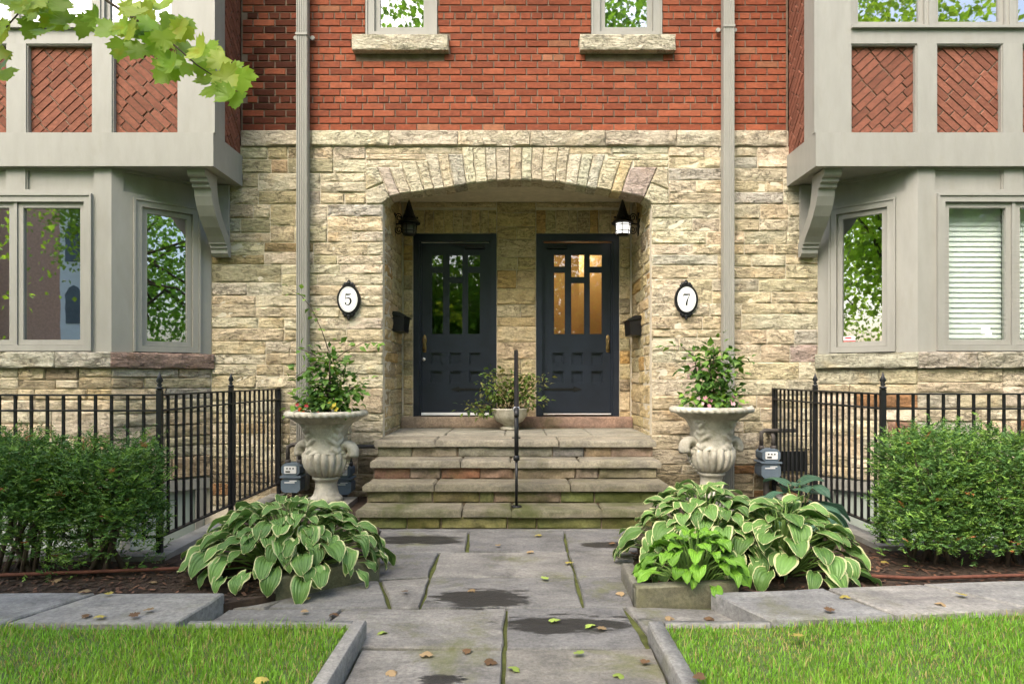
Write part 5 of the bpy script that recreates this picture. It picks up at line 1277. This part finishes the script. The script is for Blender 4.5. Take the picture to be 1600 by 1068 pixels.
fallen(((200,893,'t'),(95,907,'t'),(235,912,'t')), .04, 'on the mulch left of the hosta', 'fallen leaves in the beds and lawn')
fallen(((1385,880,'y'),(1340,890,'y')), .04, 'on the mulch below the right hedge', 'fallen leaves in the beds and lawn')
fallen(((1240,995,'y'),(1100,1060,'b')), .10, 'on the right lawn', 'fallen leaves in the beds and lawn')
fallen(((400,1062,'y'),), .10, 'on the left lawn', 'fallen leaves in the beds and lawn')

# ------------------------------------------------------------------ across the street (seen in the window reflections)
for x, y, h, cr, cz, sd, c, lb, ls in ((9.5,-9.0,9,3.3,4.4,2,(.10,.20,.03),'green street tree mirrored in the left angled window',1.5), (-15.5,-9.5,10,3.6,5.0,8,(.17,.27,.035),'yellow-green street tree mirrored in the right angled window',1.5),
        (-4.5,-22,19,5.4,10.2,3,(.11,.21,.03),'tall green tree across the street mirrored in the doors',2.4), (15,-22,18,5.6,9.4,4,(.17,.26,.035),'yellow-green tree across the street mirrored in the right bay',2.4),
        (25,-22,15,5.4,7.6,5,(.12,.21,.03),'green tree far right across the street mirrored in the bay',2.4), (5,-23,20,5.8,10.6,6,(.10,.19,.03),'broad dark green tree across the street mirrored in the upper windows',2.6), (-17,-23,12,2.8,8.2,7,(.12,.2,.03),'small tree across the street before the mirrored brick building',1.8)):
    t = empty('street_tree', (x,y,0), lb, 'tree', 'trees across the street'); tree_parts(t, x, y, h, cr, cz, sd, c, 15000 if cr > 5 else 8500, ls=ls*.6, vz=1.55 if cr > 5 else .85)
for x, y, cr, cz, sd, c, lb in ((-7,-26,3.4,3.8,41,(.10,.19,.03),'leafy shrub across the street left of the mirrored tall tree'), (-1.5,-26.5,3.4,3.9,42,(.12,.21,.03),'leafy shrub across the street mirrored low in the left door'), (4.5,-27,3.4,3.8,43,(.09,.18,.03),'leafy shrub across the street mirrored low in the right door'), (12,-27,3.6,3.8,44,(.14,.22,.03),'leafy shrub across the street mirrored low in the right bay')):
    t = empty('large_shrub', (x,y,0), lb, 'shrub', 'shrubs across the street'); tree_parts(t, x, y, 5, cr, cz, sd, c, 8000, ls=1.6, vz=1.0)
hb = empty('brick_building', (-20,-30,0), 'brick and pale stone building across the street mirrored in left bay', 'building')
b = MB(); b.box(-32,-9,-36,-30,2.6,11); add('brick_wall', b, surf('far_brick', (.62,.36,.25), .9, .2, 8, .3, 30), hb)
b = MB(); b.box(-32.05,-8.95,-36,-29.92,-.05,2.8); add('stone_base', b, M['concrete'], hb)
for x in (-28.6,-22.2,-15.5,-11.5):
    b = MB(); b.box(x-1.3,x+1.3,-30,-29.2,-.05,10.4); bo = add('bay', b, M['render'], hb)
    for z in (.8, 4.0, 7.2):
        for q in (-.6,.6): b = MB(); b.prism([(x+q-.42,z),(x+q+.42,z),(x+q+.42,z+1.5),(x+q+.25,z+1.85),(x+q,z+2),(x+q-.25,z+1.85),(x+q-.42,z+1.5)][::-1], -29.2, -29.17, 'y'); add('window', b, M['paleglass'], bo)
